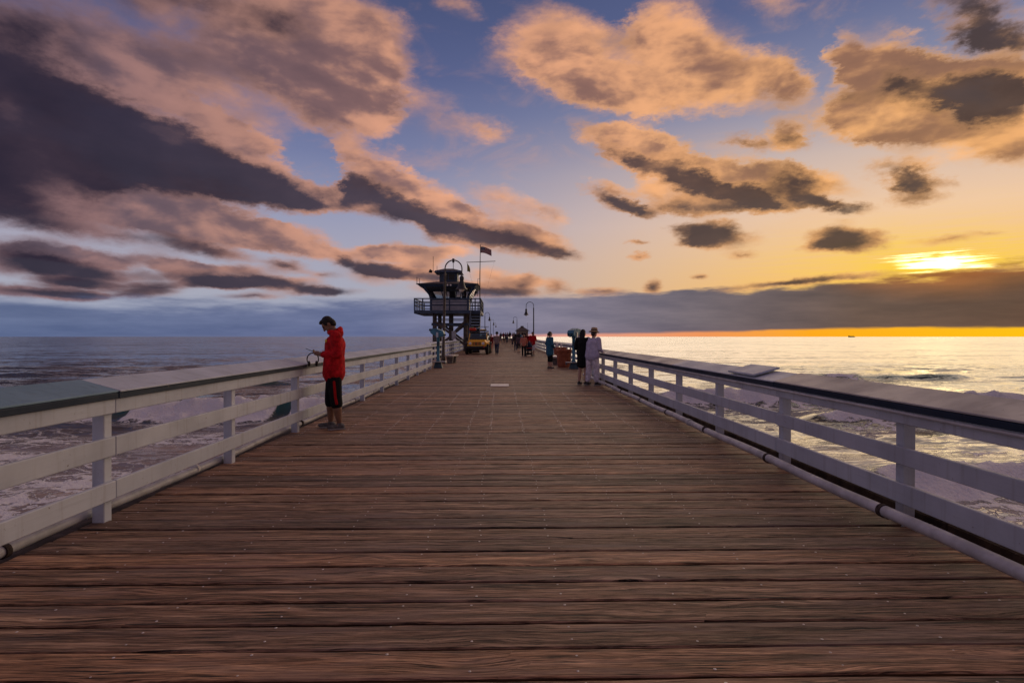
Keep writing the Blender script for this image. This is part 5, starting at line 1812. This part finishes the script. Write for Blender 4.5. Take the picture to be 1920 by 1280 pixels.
for i, (lb, x, y, tp, bt, hh) in enumerate(far):
    person('person ' + lb, x, y, R(180 * (i % 2) + 20 * ((i * 7) % 5 - 2)), h=hh, voxel=.02, pose=WALK if i % 3 else STAND, top=tp, sleeve=.8, bottom=bt, leg_to=.1, hair=('short', 'long')[i % 2], group='far crowd on the pier', fingers=False)


# --- stroller
def stroller():
    t = thing('stroller', 'dark navy baby stroller pushed toward the camera in front of the red shirt', 'stroller', (2.02, 42.6, 0), R(176))
    # local: forward +y
    for sx in (-.22, .22):
        MB().tube([(sx, -.42, 1.02), (sx, -.30, .80), (sx, .18, .30), (sx, .30, .16)], .014, 8).build('frame_tube', M_BLACK, t)
        MB().tube([(sx, .02, .58), (sx, -.26, .16)], .014, 8).build('frame_tube', M_BLACK, t)
        for wy, r in ((.30, .10), (-.26, .14)):
            Mw = Matrix.Translation((sx, wy, r + .012)) @ Matrix.Rotation(R(90), 4, 'Y')
            w = MB().lathe([(r * .6, -.025), (r * .95, -.03), (r, -.012), (r, .012), (r * .95, .03), (r * .6, .025)], 18, Mw).build('wheel', M_RUBBER, t, True)
            MB().lathe([(r * .58, -.018), (r * .58, .018), (.02, .022)], 12, Mw).build('hub', M_STEEL, w, True)
    MB().tube([(-.22, -.42, 1.02), (0, -.45, 1.04), (.22, -.42, 1.02)], .018, 8).build('handlebar', M_BLACK, t)
    MB().hull8([(-.19, -.14, .40), (.19, -.14, .40), (.19, .16, .40), (-.19, .16, .40)], [(-.20, -.20, .50), (.20, -.20, .50), (.20, .20, .46), (-.20, .20, .46)]).build('seat', FAB['navy'], t)
    MB().hull8([(-.19, -.20, .50), (.19, -.20, .50), (.19, -.16, .50), (-.19, -.16, .50)], [(-.20, -.36, .92), (.20, -.36, .92), (.20, -.32, .92), (-.20, -.32, .92)]).build('backrest', FAB['navy'], t)
    can = MB()
    ribs = []
    for a in np.linspace(R(0), R(115), 8):
        ribs.append([(.23 * math.cos(b) , -.30 + .38 * math.sin(a) * math.sin(b) , .72 + .32 * math.cos(a) * math.sin(b)) for b in np.linspace(0, math.pi, 9)])
    vs = [v for r in ribs for v in r]
    vs += [(x * .95, y * .95 - .01, .72 + (z - .72) * .95) for x, y, z in vs]
    K = 8 * 9
    fs = []
    for i in range(7):
        for j in range(8):
            a, b, c, d = i * 9 + j, i * 9 + j + 1, (i + 1) * 9 + j + 1, (i + 1) * 9 + j
            fs.append((a, b, c, d)); fs.append((K + a, K + d, K + c, K + b))
    can.add(vs, fs)
    can.build('canopy', FAB['navy'], t, True)
    MB().box(-.20, .20, .10, .15, .60, .64, bev=.01).build('bumper_bar', M_RED, t)
    MB().hull8([(-.17, -.20, .16), (.17, -.20, .16), (.17, .16, .16), (-.17, .16, .16)], [(-.20, -.23, .28), (.20, -.23, .28), (.20, .20, .28), (-.20, .20, .28)]).build('basket', FAB['black'], t)
    return t


stroller()
settle()
